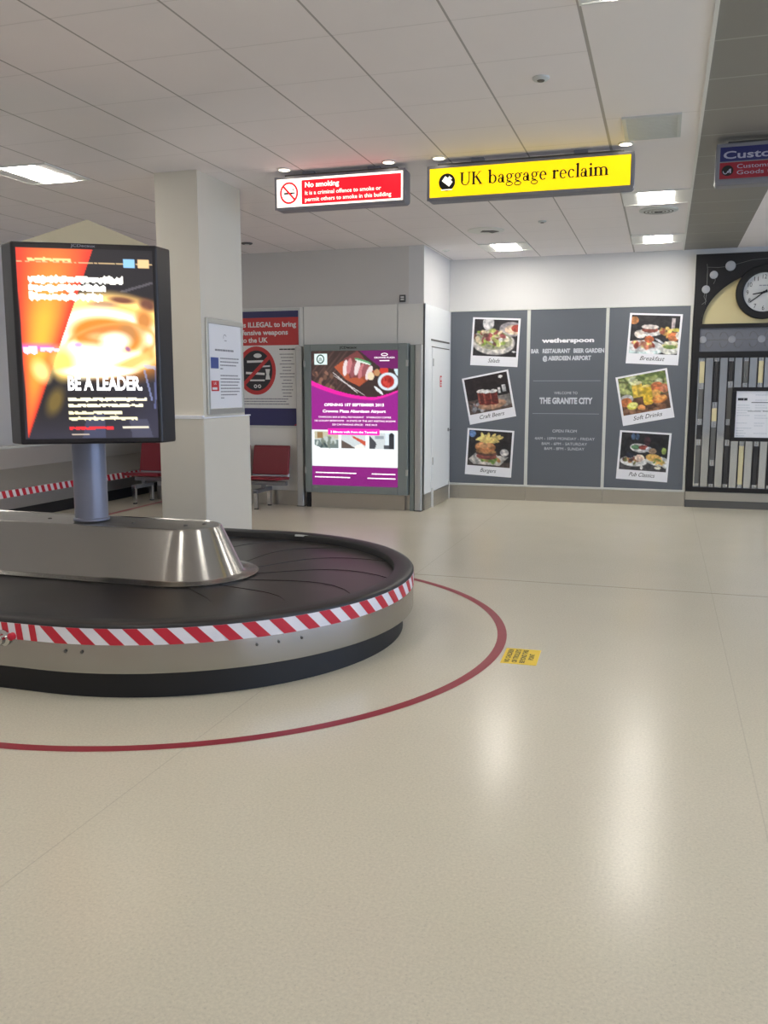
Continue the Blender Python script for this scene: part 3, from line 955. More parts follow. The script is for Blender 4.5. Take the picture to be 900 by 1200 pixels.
# surround with the arch cut out
arc = [(ACX + ARX * math.cos(rad(a)), AZ0 + ARZ * math.sin(rad(a))) for a in np.linspace(180, 0, 41)]
for i in range(40):
    (xa, za), (xb, zb) = arc[i], arc[i + 1]
    f.slab([(xa, za), (xb, zb), (xb, 3.295), (xa, 3.295)], -.07, 0)
f.box(SX0, ACX - ARX, -.07, 0, AZ0, 3.295).box(ACX + ARX, SX1, -.07, 0, AZ0, 3.295)
f.box(SX0, SX1, -.07, 0, 2.355, AZ0)
f.box(SX0, .415, -.07, 0, .215, 2.355).box(2.51, SX1, -.07, 0, .215, 2.355)
f.box(.415, 2.51, -.07, 0, 1.975, 2.055).box(.415, 2.51, -.07, 0, .215, .275)
f.build('frame', M['screen_frame'], t)
B().slab(arc, -.03, -.005).build('arch_panel', M['cream_panel'], t)
b = B()
for i in range(40):
    (xa, za), (xb, zb) = arc[i], arc[i + 1]
    q = lambda x, z, k: (ACX + (x - ACX) * k, AZ0 + (z - AZ0) * k)
    b.slab([q(xa, za, .985), q(xb, zb, .985), q(xb, zb, 1.0), q(xa, za, 1.0)], -.078, -.03)
b.build('arch_bead', M['screen_frame'], t)
B().box(.415, 2.51, -.045, -.005, 2.055, 2.355).build('glass_band', M['band'], t)
b = B()
b.tube([(.43, -.047, 2.205), (2.5, -.047, 2.205)], .004)
for k in range(12):
    x = .52 + k * .18
    for s in (-1, 1):
        pts = [(x + .06 * math.cos(a) * (1 - a / 9), -.047, 2.205 + s * (.03 + .07 * abs(math.sin(a)))) for a in np.linspace(0, 4.2, 14)]
        b.tube(pts, .003, n=5)
b.build('scroll_wire', M['tile_grey'], t)
for k in range(6):
    B().lathe([(.046, 0), (.046, .008), (.03, .014), (.004, .015)], .455 + k * .355, -.045, 24, axis='y', cz=2.21).build('band_disc', M['disc'], t, smooth=40)
for x, z, r in ((.460, 2.85, .050), (.548, 3.03, .050), (.745, 3.135, .062), (2.46, 2.85, .05), (2.37, 3.03, .05), (2.17, 3.135, .062)):
    B().lathe([(r, 0), (r, .008), (r * .7, .015), (.004, .016)], x, -.07, 28, axis='y', cz=z).build('frosted_disc', M['disc'], t, smooth=40)
b = B()
b.tube([(.46, -.071, 2.66), (.47, -.071, 2.80), (.47, -.071, 3.10), (.46, -.071, 3.17)], .003, n=5).tube([(.46, -.071, 3.13), (.60, -.071, 3.12), (.72, -.071, 3.13), (1.0, -.071, 3.20), (1.3, -.071, 3.22)], .003, n=5)
b.tube([(.548, -.071, 3.03), (.57, -.071, 2.96), (.55, -.071, 2.92)], .003, n=5).tube([(.46, -.071, 2.85), (.44, -.071, 2.76), (.47, -.071, 2.70), (.42, -.071, 2.66)], .003, n=5)
b.build('frame_scroll', M['tile_grey'], t)
B().box(.415, 2.51, -.015, -.005, .275, 1.975).build('mirror_back', M['mirror'], t)
cols = [[('c', 1.96, 1.62), ('g', 1.60, 1.15), ('d', 1.13, .88), ('g', .86, .29)],
        [('d', 1.96, 1.37), ('c', 1.35, 1.12), ('g', 1.10, .61), ('d', .59, .29)],
        [('d', 1.96, 1.64), ('g', 1.62, 1.15), ('d', 1.13, .88), ('d', .86, .29)],
        [('g', 1.96, 1.62), ('d', 1.60, .88), ('c', .86, .29)],
        [('c', 1.96, 1.62), ('g', 1.60, .88), ('d', .86, .29)],
        [('g', 1.96, 1.40), ('d', 1.38, .88), ('d', .86, .29)]]
kinds = {'c': ('cream_strip', 'tile_cream'), 'g': ('grey_strip', 'tile_grey'), 'd': ('dark_strip', 'tile_dark')}
for k in range(12):
    x = .462 + k * .179
    for nm, z1, z0 in cols[k % 6]:
        B().box(x - .030, x + .030, -.045, -.020, z0 + .03, z1 - .03).build(kinds[nm][0], M[kinds[nm][1]], t, bevel=0.003)
    for nm, z1, z0 in cols[k % 6]:
        for z, d in ((z0 + .012, 1), (z1 - .012, -1)):
            B().slab([(x + px, z + d * pz) for px, pz in ((-.018, -.02), (-.007, -.02), (-.007, .012), (.007, .012), (.007, -.02), (.018, -.02), (.018, .02), (-.018, .02))], -.042, -.022).build('clip', M['stud'], t)
    for s in (-1, 1):
        if .43 < x + s * .038 < 2.50:
            B().box(x + s * .038 - .006, x + s * .038 + .006, -.052, -.012, .275, 1.975).build('upright_bar', M['screen_frame'], t)
struct(B().box(SX0, SX1, 12.46, 12.53, 0.0, .10).build('baseboard_screen', M['dark_grey']))
struct(B().box(SX0, SX1, 12.455, 12.53, .10, .21).build('trim_7', M['steel_wall']))

# clock on the arch
t = thing('wall_clock', 'round black wall clock with white face on the cream arch', 'clock', (1.16, 12.49, 2.795))
B().lathe([(.335, 0), (.335, .05), (.325, .065), (.265, .07), (.245, .05), (.245, .02)], 0, 0, 56, axis='y', caps=False).lathe([(.33, .001), (.33, .01)], 0, 0, 56, axis='y').build('case', M['black'], t, smooth=40)
B().lathe([(.247, .02), (.246, .026)], 0, 0, 56, axis='y').build('face', M['clock_face'], t)
for hh in range(1, 13):
    a = rad(90 - 30 * hh)
    cx, cz = .195 * math.cos(a), .195 * math.sin(a)
    wd = .05 if hh >= 10 else .028
    B().text(str(hh), cx - wd / 2, cx + wd / 2, cz - .027, .054, -.027).build('numeral', M['black'], t)
def hand(ang, l, w):
    a = rad(90 - ang); c, s = math.cos(a), math.sin(a)
    return [(-.045 * c - w * s, -.045 * s + w * c), (-.045 * c + w * s, -.045 * s - w * c), (l * c + w * .6 * s, l * s - w * .6 * c), (l * c - w * .6 * s, l * s + w * .6 * c)]
B().slab(hand(260, .135, .011), -.034, -.030).build('hour_hand', M['black'], t)
B().slab(hand(233, .205, .009), -.039, -.035).build('minute_hand', M['black'], t)
B().lathe([(.016, .026), (.016, .044)], 0, 0, 16, axis='y').build('hub', M['black'], t)
B().words(-.06, .06, .085, .014, -.0268, 0, RNG).build('face_print', M['ink'], t)

# framed notice on the screen
t = thing('framed_notice', 'black framed printed notice mounted on the glass strips of the clock screen', 'notice', (.845, 12.455, .895))
W, H = .98, .70
B().box(0, W, -.03, 0, 0, .05).box(0, W, -.03, 0, H - .05, H).box(0, .055, -.03, 0, .05, H - .05).box(W - .055, W, -.03, 0, .05, H - .05).build('frame', M['screen_frame'], t, bevel=.004)
B().box(.05, W - .05, -.012, -.002, .045, H - .045).build('sheet', M['white_print'], t)
b = B()
r2 = random.Random(11)
for c in range(4):
    x0 = .07 + c * .215
    for k in range(17):
        z = .60 - k * .033
        if c == 0 and k < 4:
            continue
        if r2.random() < .75:
            b.words(x0, x0 + r2.uniform(.10, .19), z, .009, -.0135, 0, r2)
b.build('small_print', M['grey_print'], t)
b = B()
b.words(.075, .19, .545, .032, -.0136, 0, r2, .12)
b.rect(.24, .50, .500, .508, -.0136).rect(.38, .88, .388, .396, -.0136).rect(.2, .36, .388, .394, -.0136)
b.build('headings', M['dark_ink'], t)

# ================================================================== ALCOVE: purple light box, posts, poster
t = thing('advert_lightbox', 'grey floor standing light box with purple hotel opening poster, between two steel posts', 'light box', (-4.54, 10.93, 0))
W = 1.42
B().box(0, .095, 0, .12, .205, 2.15).box(W - .13, W, 0, .12, .205, 2.15).box(.095, W - .13, 0, .12, .205, .305).box(.095, W - .13, 0, .12, 2.065, 2.15).build('frame', M['box_frame'], t, bevel=.006)
B().box(.02, W - .02, .03, .14, .21, 2.14).build('case', M['box_frame'], t)
B().box(.06, W - .05, .06, .14, 0.0, .205).build('steel_base', M['steel_wall'], t)
B().box(.0, .05, .05, .14, .0, .205).build('base_foot', M['plinth'], t)
b = B()
for z in (.50, 1.9):
    b.box(W - .022, W + .006, -.008, .03, z - .04, z + .04).box(-.006, .02, -.008, .03, z - .04, z + .04)
b.build('latches', M['post'], t, bevel=.002)
B().text('JCDecaux', .50, .74, 2.092, .032, -.0015, bold=.03).build('maker_plate', M['black'], t)


def purple(p):
    S, T = p.S, p.T
    # dark wooden table with food at the top
    wood = (T < .31 - .02 + .0)
    p.box(0, 1, 0, .36, (58, 42, 40))
    for k in range(14):
        p.ell(.06 + .03 * k, .04 + (k * .053) % .26, .14, .008, (96, 72, 66), -38, .8, .8)
    p.blobs(24, .14, .22, .16, .08, .025, [(110, 80, 66), (140, 100, 84), (84, 60, 54)])
    p.poly([(.27, .12), (.54, .0), (.76, .17), (.56, .26)], (150, 72, 48)).poly([(.27, .12), (.36, .075), (.62, .22), (.56, .26), (.40, .21)], (176, 84, 54))
    p.poly([(.38, .06), (.54, .0), (.66, .09), (.60, .19), (.45, .20)], (120, 62, 62))
    for k in range(7):
        p.ell(.40 + .045 * k, .125 + .006 * k - .02 * (k % 2), .028, .06, [(232, 214, 214), (196, 120, 124), (150, 84, 90)][k % 3], 12 + 4 * k)
    p.ell(.60, .075, .10, .010, (90, 160, 110), 12).ell(.60, .085, .09, .006, (220, 232, 220), 12)
    p.ell(.30 + .10, .235, .17, .004, (214, 206, 204), 28).ell(.32 + .12, .252, .20, .004, (196, 190, 190), 22)
    p.ell(.69, .185, .038, .03, (232, 214, 180)).ell(.76, .16, .035, .025, (190, 140, 96)).ell(.84, .145, .05, .03, (206, 56, 46))
    p.ell(.885, .225, .115, .065, (214, 226, 236)).ell(.88, .225, .075, .045, (176, 44, 40)).blobs(8, .88, .225, .05, .03, .02, [(206, 70, 60), (150, 30, 30)])
    p.ell(.97, .13, .02, .06, (206, 226, 232), -25).ell(.78, .29, .06, .012, (226, 230, 232), 30)
    # top right purple corner
    p.poly([(.56, 0), (1.001, 0), (1.001, .135), (.80, .125)], (110, 24, 96))
    # purple field below a sweeping pink edge
    edge = .21 + .45 * (S * .62) * (1 - .62 * S * .92) + .0 * S
    edge = .215 + .125 * np.sin(np.clip(S, 0, 1) ** .9 * math.pi * .62) - .07 * np.clip(S - .72, 0, 1) ** 1.2 * 3
    p.mix((T > edge) * 1.0, (233, 30, 164))
    p.mix(np.clip((T - edge - .012 - .022 * (1 - S)) * 200, 0, 1), (152, 30, 140))
    p.mix((T > .58) * (T < .855) * 1.0, (246, 252, 254))
    p.mix((T > .855) * 1.0, (138, 26, 124))
    p.mix((T > .93) * .35, (120, 20, 110))
    # three small pictures
    for x0, f_ in ((.03, 0), (.345, 1), (.675, 2)):
        x1 = x0 + .285
        p.box(x0, x1, .60, .72, (206, 214, 216))
        if f_ == 0:
            p.box(x0, x1, .595, .65, (196, 190, 166)).box(x0, x1, .655, .72, (110, 124, 122)).blobs(24, x0 + .14, .675, .14, .03, .025, [(70, 84, 84), (190, 200, 196), (120, 130, 120)]).box(x0 + .03, x0 + .1, .60, .645, (150, 120, 80)).poly([(x0 - .01, .695), (x0 + .12, .73), (x0 - .01, .73)], (246, 252, 254))
        elif f_ == 1:
            p.poly([(x0, .655), (x0 + .18, .72), (x0, .72)], (96, 84, 78)).poly([(x0 + .12, .62), (x1, .665), (x1, .70), (x0 + .14, .64)], (200, 84, 60)).poly([(x0 + .16, .70), (x0 + .24, .68), (x1, .72), (x0 + .16, .72)], (240, 236, 230)).box(x0, x1, .60, .618, (150, 146, 130))
        else:
            p.box(x0 + .18, x1, .60, .72, (220, 232, 240)).poly([(x0, .62), (x0 + .08, .68), (x0 + .06, .72), (x0, .72)], (70, 74, 80)).ell(x0 + .25, .62, .03, .02, (40, 42, 48)).box(x0 + .22, x0 + .28, .63, .72, (50, 52, 58)).box(x0 + .16, x0 + .22, .69, .72, (80, 84, 90)).box(x0 + .06, x0 + .16, .62, .645, (150, 160, 170))
    # white logo square
    p.box(.035, .185, .018, .10, (226, 244, 242))


p = Paint(120, 176, (152, 30, 140)); purple(p); p.grain(.015)
PX0, PX1, PZ0, PZ1 = .095, W - .13, .305, 2.065
scr = p.build('poster', M['poster_picture'], t, PX0, PX1, PZ0, PZ1, .022)
pw, ph = PX1 - PX0, PZ1 - PZ0
U = lambda s: PX0 + s * pw
V = lambda q: PZ1 - q * ph
b = B()
y = .0205
b.text('OPENING 1ST SEPTEMBER 2015', U(.15), U(.84), V(.405), .036, y, bold=.02)
b.text('Crowne Plaza Aberdeen Airport', U(.13), U(.86), V(.452), .036, y, bold=.02)
b.text('CHARCOAL BAR & GRILL RESTAURANT', U(.08), U(.61), V(.492), .021, y).text('STARBUCKS COFFEE', U(.64), U(.92), V(.492), .021, y)
b.text('165 LUXURY BEDROOMS', U(.035), U(.38), V(.520), .021, y).text('10 STATE OF THE ART MEETING ROOMS', U(.41), U(.97), V(.520), .021, y)
b.text('200 CAR PARKING SPACES', U(.24), U(.60), V(.548), .021, y).text('FREE WI-FI', U(.63), U(.76), V(.548), .021, y)
r3 = random.Random(5)
b.words(U(.04), U(.53), V(.905), .013, y, 0, r3, .4).words(U(.03), U(.46), V(.938), .013, y, 0, r3, .4)
b.words(U(.70), U(.97), V(.905), .013, y, 0, r3, .4).words(U(.65), U(.97), V(.938), .013, y, 0, r3, .4)
b.text('CROWNE PLAZA', U(.73), U(.96), V(.058), .020, y).words(U(.79), U(.90), V(.074), .010, y, 0, r3, .2)
b.ring(U(.845), V(.03), .045, .018, .036, .012, y)
b.build('poster_lettering', M['lit_text'], t)
B().rect(U(.19), U(.79), V(.618), V(.572), .0212).build('pink_banner', M['lit_pink'], t)
B().text('2 Minute walk from the Terminal', U(.22), U(.76), V(.604), .028, .0195, bold=.015).build('banner_lettering', M['lit_text'], t)
b = B()
lx, lz = U(.11), V(.059)
b.ring(lx, lz, .055, .060, .040, .044, .0195, 0)
for k in range(4):
    b.ring(lx, lz - .035 + .012 * k, .034 - .003 * k, .016, .030 - .003 * k, .010, .0192, 0, 20, 160)
b.build('round_logo', mat('logo_green', (40, 84, 76), .5), t)

for x, lab in ((-4.63, 'upright satin steel post at the left side of the purple light box'), (-2.99, 'upright satin steel post at the corner right of the purple light box')):
    t2 = thing('steel_post', lab, 'post', (x, 11.0, 0), 0, 'steel posts beside the light box')
    B().box(-.045, .045, -.035, .035, 0, 2.135).build('upright', M['post'], t2, bevel=.012, seg=3)
    B().box(-.05, .05, -.04, .04, 0, .012).build('foot_plate', M['dark_grey'], t2)
B_ = B().box(-3.106, -3.045, 10.99, 11.07, .0, 2.13)
tag(B_.build('grey_filler_strip', M['box_frame'], bevel=.004), 'narrow grey upright strip between light box and corner post', 'panel')

# weapons poster behind the column
t = thing('weapons_poster', 'red, white and navy illegal weapons poster on the wall above red seats', 'poster', (-5.86, 11.078, 1.08))
W, H = 1.195, 1.525
B().box(-.03, W + .015, -.018, 0, -.03, 0).box(-.03, W + .015, -.018, 0, H, H + .03).box(-.03, 0, -.018, 0, 0, H).box(W, W + .015, -.018, 0, 0, H).build('frame', M['pale_trim'], t)
B().box(0, W, -.010, -.001, 0, H).build('sheet', M['poster_white'], t)
B().rect(0, W, 1.075, 1.44, -.0115, 0).build('red_header', M['poster_red'], t)
B().rect(0, W, 0, .235, -.0115).build('navy_band', M['poster_navy'], t)
B().rect(0, W, 1.44, H, -.0115).build('navy_band', M['poster_navy'], t)
B().text('It is ILLEGAL to bring', .285, 1.16, 1.318, .068, -.0125, bold=.03).build('lettering', M['poster_white'], t)
B().text('offensive weapons', .285, 1.04, 1.215, .068, -.0125, bold=.03).build('lettering', M['poster_white'], t)
B().text('into the UK', .285, .745, 1.115, .068, -.0125, bold=.03).build('lettering', M['poster_white'], t)
b = B()
cx, cz = .57, .74
b.ell(cx, cz, .235, .275, -.0115, 1, 40).ring(cx, cz, .285, .325, .235, .27, -.012, 0, 0, 360, 48)
b.bar(cx - .20, cz - .19, cx + .20, cz + .19, .05, -.0128, 0)
b.ell(cx + .02, cz + .20, .06, .03, -.0122, 2).bar(cx - .14, cz + .12, cx + .10, cz + .125, .03, -.0122, 2).bar(cx + .08, cz + .055, cx + .20, cz + .06, .022, -.0122, 2)
b.bar(cx - .16, cz - .03, cx + .12, cz - .045, .03, -.0122, 2).bar(cx - .10, cz - .13, cx + .12, cz - .13, .022, -.0122, 2).flat([(cx + .13, cz + .02), (cx + .20, cz + .02), (cx + .185, cz - .05), (cx + .20, cz - .12), (cx + .13, cz - .12), (cx + .145, cz - .05)], -.0122, 2)
b.ring(cx - .02, cz - .21, .025, .025, .012, .012, -.0122, 2).ring(cx + .04, cz - .21, .025, .025, .012, .012, -.0122, 2)
b.build('prohibition_symbol', [M['poster_red'], M['dark_ink'], M['poster_white']], t)
r4 = random.Random(2)
for k in range(14):
    z = .955 - k * .043
    wd = r4.uniform(.10, .22)
    B().words(1.02 - wd / 2, 1.02 + wd / 2, z, .012, -.0115, 0, r4, .3).build('print_line', M['ink'], t)
B().words(.91, 1.14, 1.02, .016, -.0115, 0, r4, .3).build('print_heading', M['dark_ink'], t)
for k, wd in enumerate((1.03, 1.0, 1.04)):
    B().words(.05, wd, .36 - k * .034, .013, -.0115, 0, r4, .3).build('print_line', M['ink'], t)
B().flat([(W - .09, 0.006), (W, .006), (W, .05)], -.0120).build('corner_flash', M['poster_red'], t)

t = thing('wall_socket', 'small square grey wall switch high on the bulkhead above the light box', 'switch', (-3.24, 11.108, 2.715))
B().box(-.04, .04, -.015, 0, -.04, .05).build('plate', M['dark_grey'], t, bevel=.004)
B().rect(-.022, .022, -.016, .002, -.0165).rect(-.022, .022, .012, .030, -.0165).build('rocker', M['fitting'], t)

# ================================================================== BEAM SEATING
def rbox(x0, x1, pts, parent, name, m):
    """side profile of (y, z) swept across x"""
    n = len(pts)
    vs_ = [(x0, a, c) for a, c in pts] + [(x1, a, c) for a, c in pts]
    fs_ = [tuple(range(n)), tuple(range(2 * n - 1, n - 1, -1))] + [(i, (i + 1) % n, (i + 1) % n + n, i + n) for i in range(n)]
    return B().add(vs_, fs_).build(name, m, parent, bevel=.012, seg=3)


t = thing('beam_seating', 'row of dark red vinyl seats on a steel beam, half hidden behind the column', 'bench', (-5.9, 10.78, 0))
for k in range(4):
    x0 = -1.16 + k * .585
    x1 = x0 + .55
    rbox(x0, x1, [(-.32, .40), (-.30, .435), (-.10, .42), (.12, .405), (.12, .365), (-.10, .38), (-.28, .39)], t, 'seat', M['seat'])
    rbox(x0 + .01, x1 - .01, [(.09, .43), (.13, .43), (.20, .80), (.185, .825), (.16, .80)], t, 'backrest', M['seat'])
    rbox(x0 + .01, x1 - .005, [(.10, .37), (.14, .37), (.15, .46), (.115, .46)], t, 'seat_bracket', M['bench_metal'])
B().box(-1.15, 1.16, -.04, .03, .30, .355).build('beam', M['bench_metal'], t, bevel=.006)
for x in (-1.02, .82):
    B().box(x - .03, x + .03, -.27, .20, .21, .262).box(x - .025, x + .025, -.03, .02, .25, .31).build('leg_spreader', M['bench_metal'], t, bevel=.004)
    for yy in (-.245, .175):
        lg = B().box(x - .025, x + .025, yy - .025, yy + .025, .012, .235).build('leg', M['chrome'], t, bevel=.004)
        B().lathe([(.03, 0), (.03, .012)], x, yy, 16).build('foot', M['black'], lg)

# ================================================================== COLUMN
t = thing('support_column', 'square cream painted column with protective cladding below, behind the carousel', 'column', (-3.94, 7.16, 0))
t['kind'] = 'structure'
B().box(-.20, .20, -.39, .39, 1.345, ZC).build('shaft', M['column'], t)
B().box(-.22, .22, -.42, .46, 0, 1.335).build('cladding', M['column'], t, bevel=.012)
B().box(-.225, .205, -.428, -.385, 1.330, 1.360).box(.20, .225, -.428, .465, 1.333, 1.345).build('rail', M['white_print'], t, bevel=.002)

# framed notice on the right face of the column
t = thing('column_notice', 'aluminium framed white notice on the right face of the column', 'notice', (-3.738, 6.83, 1.365), rad(90))
W, H = .68, .82
B().box(0, W, -.02, 0, 0, .05).box(0, W, -.02, 0, H - .045, H).box(0, .035, -.02, 0, .05, H - .045).box(W - .03, W, -.02, 0, .05, H - .045).build('frame', M['alu'], t, bevel=.004)
B().box(.03, W - .025, -.008, -.001, .045, H - .04).build('sheet', M['white_print'], t)
B().rect(.07, .21, .395, .49, -.0095).build('blue_block', M['sticker_blue'], t)
B().rect(.07, .21, .20, .29, -.0095).build('red_block', M['sticker_red'], t)
b = B()
r5 = random.Random(9)
b.words(.15, .50, .555, .016, -.0095, 0, r5, .25)
b.build('heading', M['ink'], t)
for k in range(4):
    B().words(.24, (.60, .60, .55, .30)[k], .485 - k * .030, .010, -.0095, 0, r5, .3).build('print_line', M['ink'], t)
for k in range(8):
    B().words(.24, (.58, .62, .60, .57, .62, .60, .55, .30)[k], .335 - k * .028, .010, -.0095, 0, r5, .3).build('print_line', M['ink'], t)
B().ring(.34, .665, .03, .03, .024, .024, -.0095, 0, 20, 200).words(.33, .37, .64, .007, -.0095, 0, r5, .2).build('crest', M['ink'], t)
B().text('UK', .115, .165, .255, .022, -.0105).words(.085, .195, .222, .02, -.0105, 0, r5, .1).build('block_lettering', M['white_print'], t)

# ================================================================== BAGGAGE CAROUSEL
CX, CY, CL = -3.02, 5.20, 2.15           # right end centre, straight length


def stad(tt, r):
    """point on the racetrack; tt in metres along the r=1 line, starting on the near straight at the left"""
    tot = 2 * CL + 2 * math.pi
    tt %= tot
    if tt < CL:
        return (CX - CL + tt, CY - r)
    tt -= CL
    if tt < math.pi:
        a = -math.pi / 2 + tt
        return (CX + r * math.cos(a), CY + r * math.sin(a))
    tt -= math.pi
    if tt < CL:
        return (CX - tt, CY + r)
    a = math.pi / 2 + tt - CL
    return (CX - CL + r * math.cos(a), CY + r * math.sin(a))


TOT = 2 * CL + 2 * math.pi
TS = list(np.linspace(0, CL, 13)[:-1]) + list(CL + np.linspace(0, math.pi, 73)[:-1]) + list(CL + math.pi + np.linspace(0, CL, 13)[:-1]) + list(2 * CL + math.pi + np.linspace(0, math.pi, 73)[:-1])


def sweep(prof, closed=True, b=None, m=0):
    b = b or B()
    n = len(TS); vs_, fs_ = [], []
    for r, z in prof:
        for q in TS:
            x, y = stad(q, r)
            vs_.append((x, y, z))
    np_ = len(prof)
    for i in range(np_ if closed else np_ - 1):
        j = (i + 1) % np_
        for k in range(n):
            k2 = (k + 1) % n
            fs_.append((i * n + k, i * n + k2, j * n + k2, j * n + k))
    o = len(b.f)
    b.add(vs_, fs_, m)
    c = o
    for i in range(np_ if closed else np_ - 1):
        for k in range(n):
            u0, u1 = TS[k], (TS[k + 1] if k + 1 < n else TOT)
            b.uv[c] = ((u0, i * .2), (u1, i * .2), (u1, i * .2 + .2), (u0, i * .2 + .2))
            c += 1
    return b


t = thing('baggage_carousel', 'oval steel baggage carousel with black rubber belt and red and white striped edge', 'baggage carousel', (0, 0, 0))
sweep([(1.45, 0), (1.45, .155), (1.35, .155), (1.35, 0)]).build('plinth', M['plinth'], t, smooth=35)
sweep([(1.455, .148), (1.518, .150), (1.520, .156), (1.520, .385), (1.43, .385), (1.43, .148)]).build('skirt', M['steel'], t, smooth=35)
sweep([(1.522, .378), (1.522, .395), (1.512, .407), (1.49, .411), (1.405, .411), (1.392, .404), (1.388, .392), (1.388, .345), (1.44, .345), (1.44, .378)]).build('bumper_rim', M['rubber'], t, smooth=40)
sweep([(.40, .30), (.40, .345), (1.43, .345), (1.43, .30)]).build('belt_bed', M['plinth'], t)
# overlapping crescent belt plates
NP = 24
for k in range(NP):
    ta, tb = TOT * k / NP, TOT * (k + 1) / NP
    vs_, fs_ = [], []
    nr, nt_ = 9, 6
    for i in range(nr + 1):
        u = i / nr
        r = .44 + u * .955
        bend = .22 * math.sin(u * math.pi) - .10 * u
        for j in range(nt_ + 1):
            w_ = j / nt_
            x, y = stad(ta + (tb - ta) * w_ * 1.04 + bend + TOT, r)
            vs_.append((x, y, .354 + .0035 * (1 - w_)))
    for i in range(nr):
        for j in range(nt_):
            q = i * (nt_ + 1) + j
            fs_.append((q, q + 1, q + nt_ + 2, q + nt_ + 1))
    nb = len(vs_)
    lead = [i * (nt_ + 1) for i in range(nr + 1)]
    vs_ += [(vs_[i][0], vs_[i][1], .350) for i in lead]
    for i in range(nr):
        fs_.append((lead[i], lead[i + 1], nb + i + 1, nb + i))
    B().add(vs_, fs_).build('belt_plate', M['belt'], t, smooth=35)

# striped hazard tape round the skirt
RT_ = 1.5225


def tape_patch(b, s0, s1, z0, z1, slant, r, m):
    """parallelogram of tape following the skirt; s in metres along the track at radius r"""
    n = 6
    vs_ = []
    for i in range(3):
        v_ = i / 2
        for j in range(n + 1):
            s = s0 + (s1 - s0) * j / n + slant * (1 - v_)
            # metres at radius r -> track parameter
            vs_.append(stad(s2t(s), r) + (z0 + (z1 - z0) * v_,))
    fs_ = [(i * (n + 1) + j, i * (n + 1) + j + 1, (i + 1) * (n + 1) + j + 1, (i + 1) * (n + 1) + j) for i in range(2) for j in range(n)]
    b.add(vs_, fs_, m)


def s2t(s):
    tot = 2 * CL + 2 * math.pi * RT_
    s %= tot
    if s < CL:
        return s
    s -= CL
    if s < math.pi * RT_:
        return CL + s / RT_
    s -= math.pi * RT_
    if s < CL:
        return CL + math.pi + s
    return 2 * CL + math.pi + (s - CL) / RT_


b = B()
sweep([(RT_, .302), (RT_, .388)], closed=False, b=b, m=0)
S_JOIN = CL + .01
s = S_JOIN
while s < CL + math.pi * RT_ + CL:
    tape_patch(b, s, s + .075, .302, .388, .085, RT_ + .0015, 1)
    s += .150
s = S_JOIN - .07
while s > 0:
    tape_patch(b, s, s + .040, .302, .388, .012, RT_ + .0015, 1)
    s -= .085
b.build('striped_tape', [M['white_tape'], M['red_tape']], t, fix=False)

# emergency stop at the near left
ex, ey = -3.235, CY - 1.522
es = B().lathe([(.044, 0), (.044, .012), (.030, .026), (.028, .050), (.020, .056)], ex, ey, 24, axis='y', cz=.305).build('stop_button_collar', M['chrome'], t, smooth=40)
B().lathe([(.020, .0), (.020, .022), (.012, .030), (.003, .032)], ex + .056, ey, 20, axis='y', cz=.318).build('stop_button', M['red_tape'], t, smooth=40)
# bolts along the skirt, tag on the far rim
for s_ in (.10, .16, 1.95, 2.03, 2.12):
    tq = CL + s_ if s_ < 1 else CL + s_ - 1.2
    x, y = stad(tq, 1.522)
    B().lathe([(.008, 0), (.008, .004), (.001, .006)], x, y, 12, axis='y', cz=.262).build('bolt', M['dark_grey'], t)
x, y = stad(CL + math.pi - .22, 1.40)
B().box(x - .11, x + .11, y - .004, y + .012, .395, .408).build('rim_tag', M['pale_trim'], t)
# stainless island in the middle
isl = sweep([(.20, .36), (.468, .360), (.470, .367), (.378, .370), (.366, .378), (.232, .672), (.224, .682), (.212, .685), (.205, .680), (.20, .66)], closed=True).build('island', M['steel_cone'], t, smooth=32)
top = B()
loop = [stad(q, .206) + (.679,) for q in TS]
top.face(loop)
top.build('island_top', M['steel_dark'], isl)
for x in (-3.42, -3.02, -4.1, -4.6, -2.93):
    B().lathe([(.014, .679), (.014, .684), (.008, .687)], x, CY - .02 + (.09 if x == -2.93 else 0), 12).build('island_bolt', M['dark_grey'], isl)

# ================================================================== ADVERT TOTEM ON THE CAROUSEL
AX, AY = -3.76, 5.19
YAW = rad(30)
t = thing('advert_totem', 'tall black three sided advert totem with glowing orange poster standing on the carousel', 'advert totem', (AX, AY, .690), YAW)
Z0, Z1 = 1.235 - .690, 2.498 - .690
B().lathe([(.122, 0), (.122, .015), (.112, .02), (.112, Z0)], n=40).build('pole', M['pole'], t, smooth=40)
d_in, half, off = .35, .438, .0
def corner(u, v, k):
    a = rad(120 * k); c, s = math.cos(a), math.sin(a)
    return (u * c - v * s, u * s + v * c)
hexa = []
for k in range(3):
    hexa += [corner(-half, -d_in, k), corner(half, -d_in, k)]
OFFX = .068
hexa = [(x + OFFX, y) for x, y in hexa]
B().plan(hexa, Z0, Z1).build('casing', M['bezel'], t, bevel=.012, seg=3)
rt = .50
tri = [(OFFX + rt * math.cos(rad(a)), rt * math.sin(rad(a))) for a in (-150, -30, 90)]
B().add([(x, y, Z1 - .002) for x, y in tri] + [(OFFX - .01, .0, Z1 + .205)], [(0, 1, 3), (1, 2, 3), (2, 0, 3), (2, 1, 0)]).build('pyramid_cap', M['cream_cap'], t)


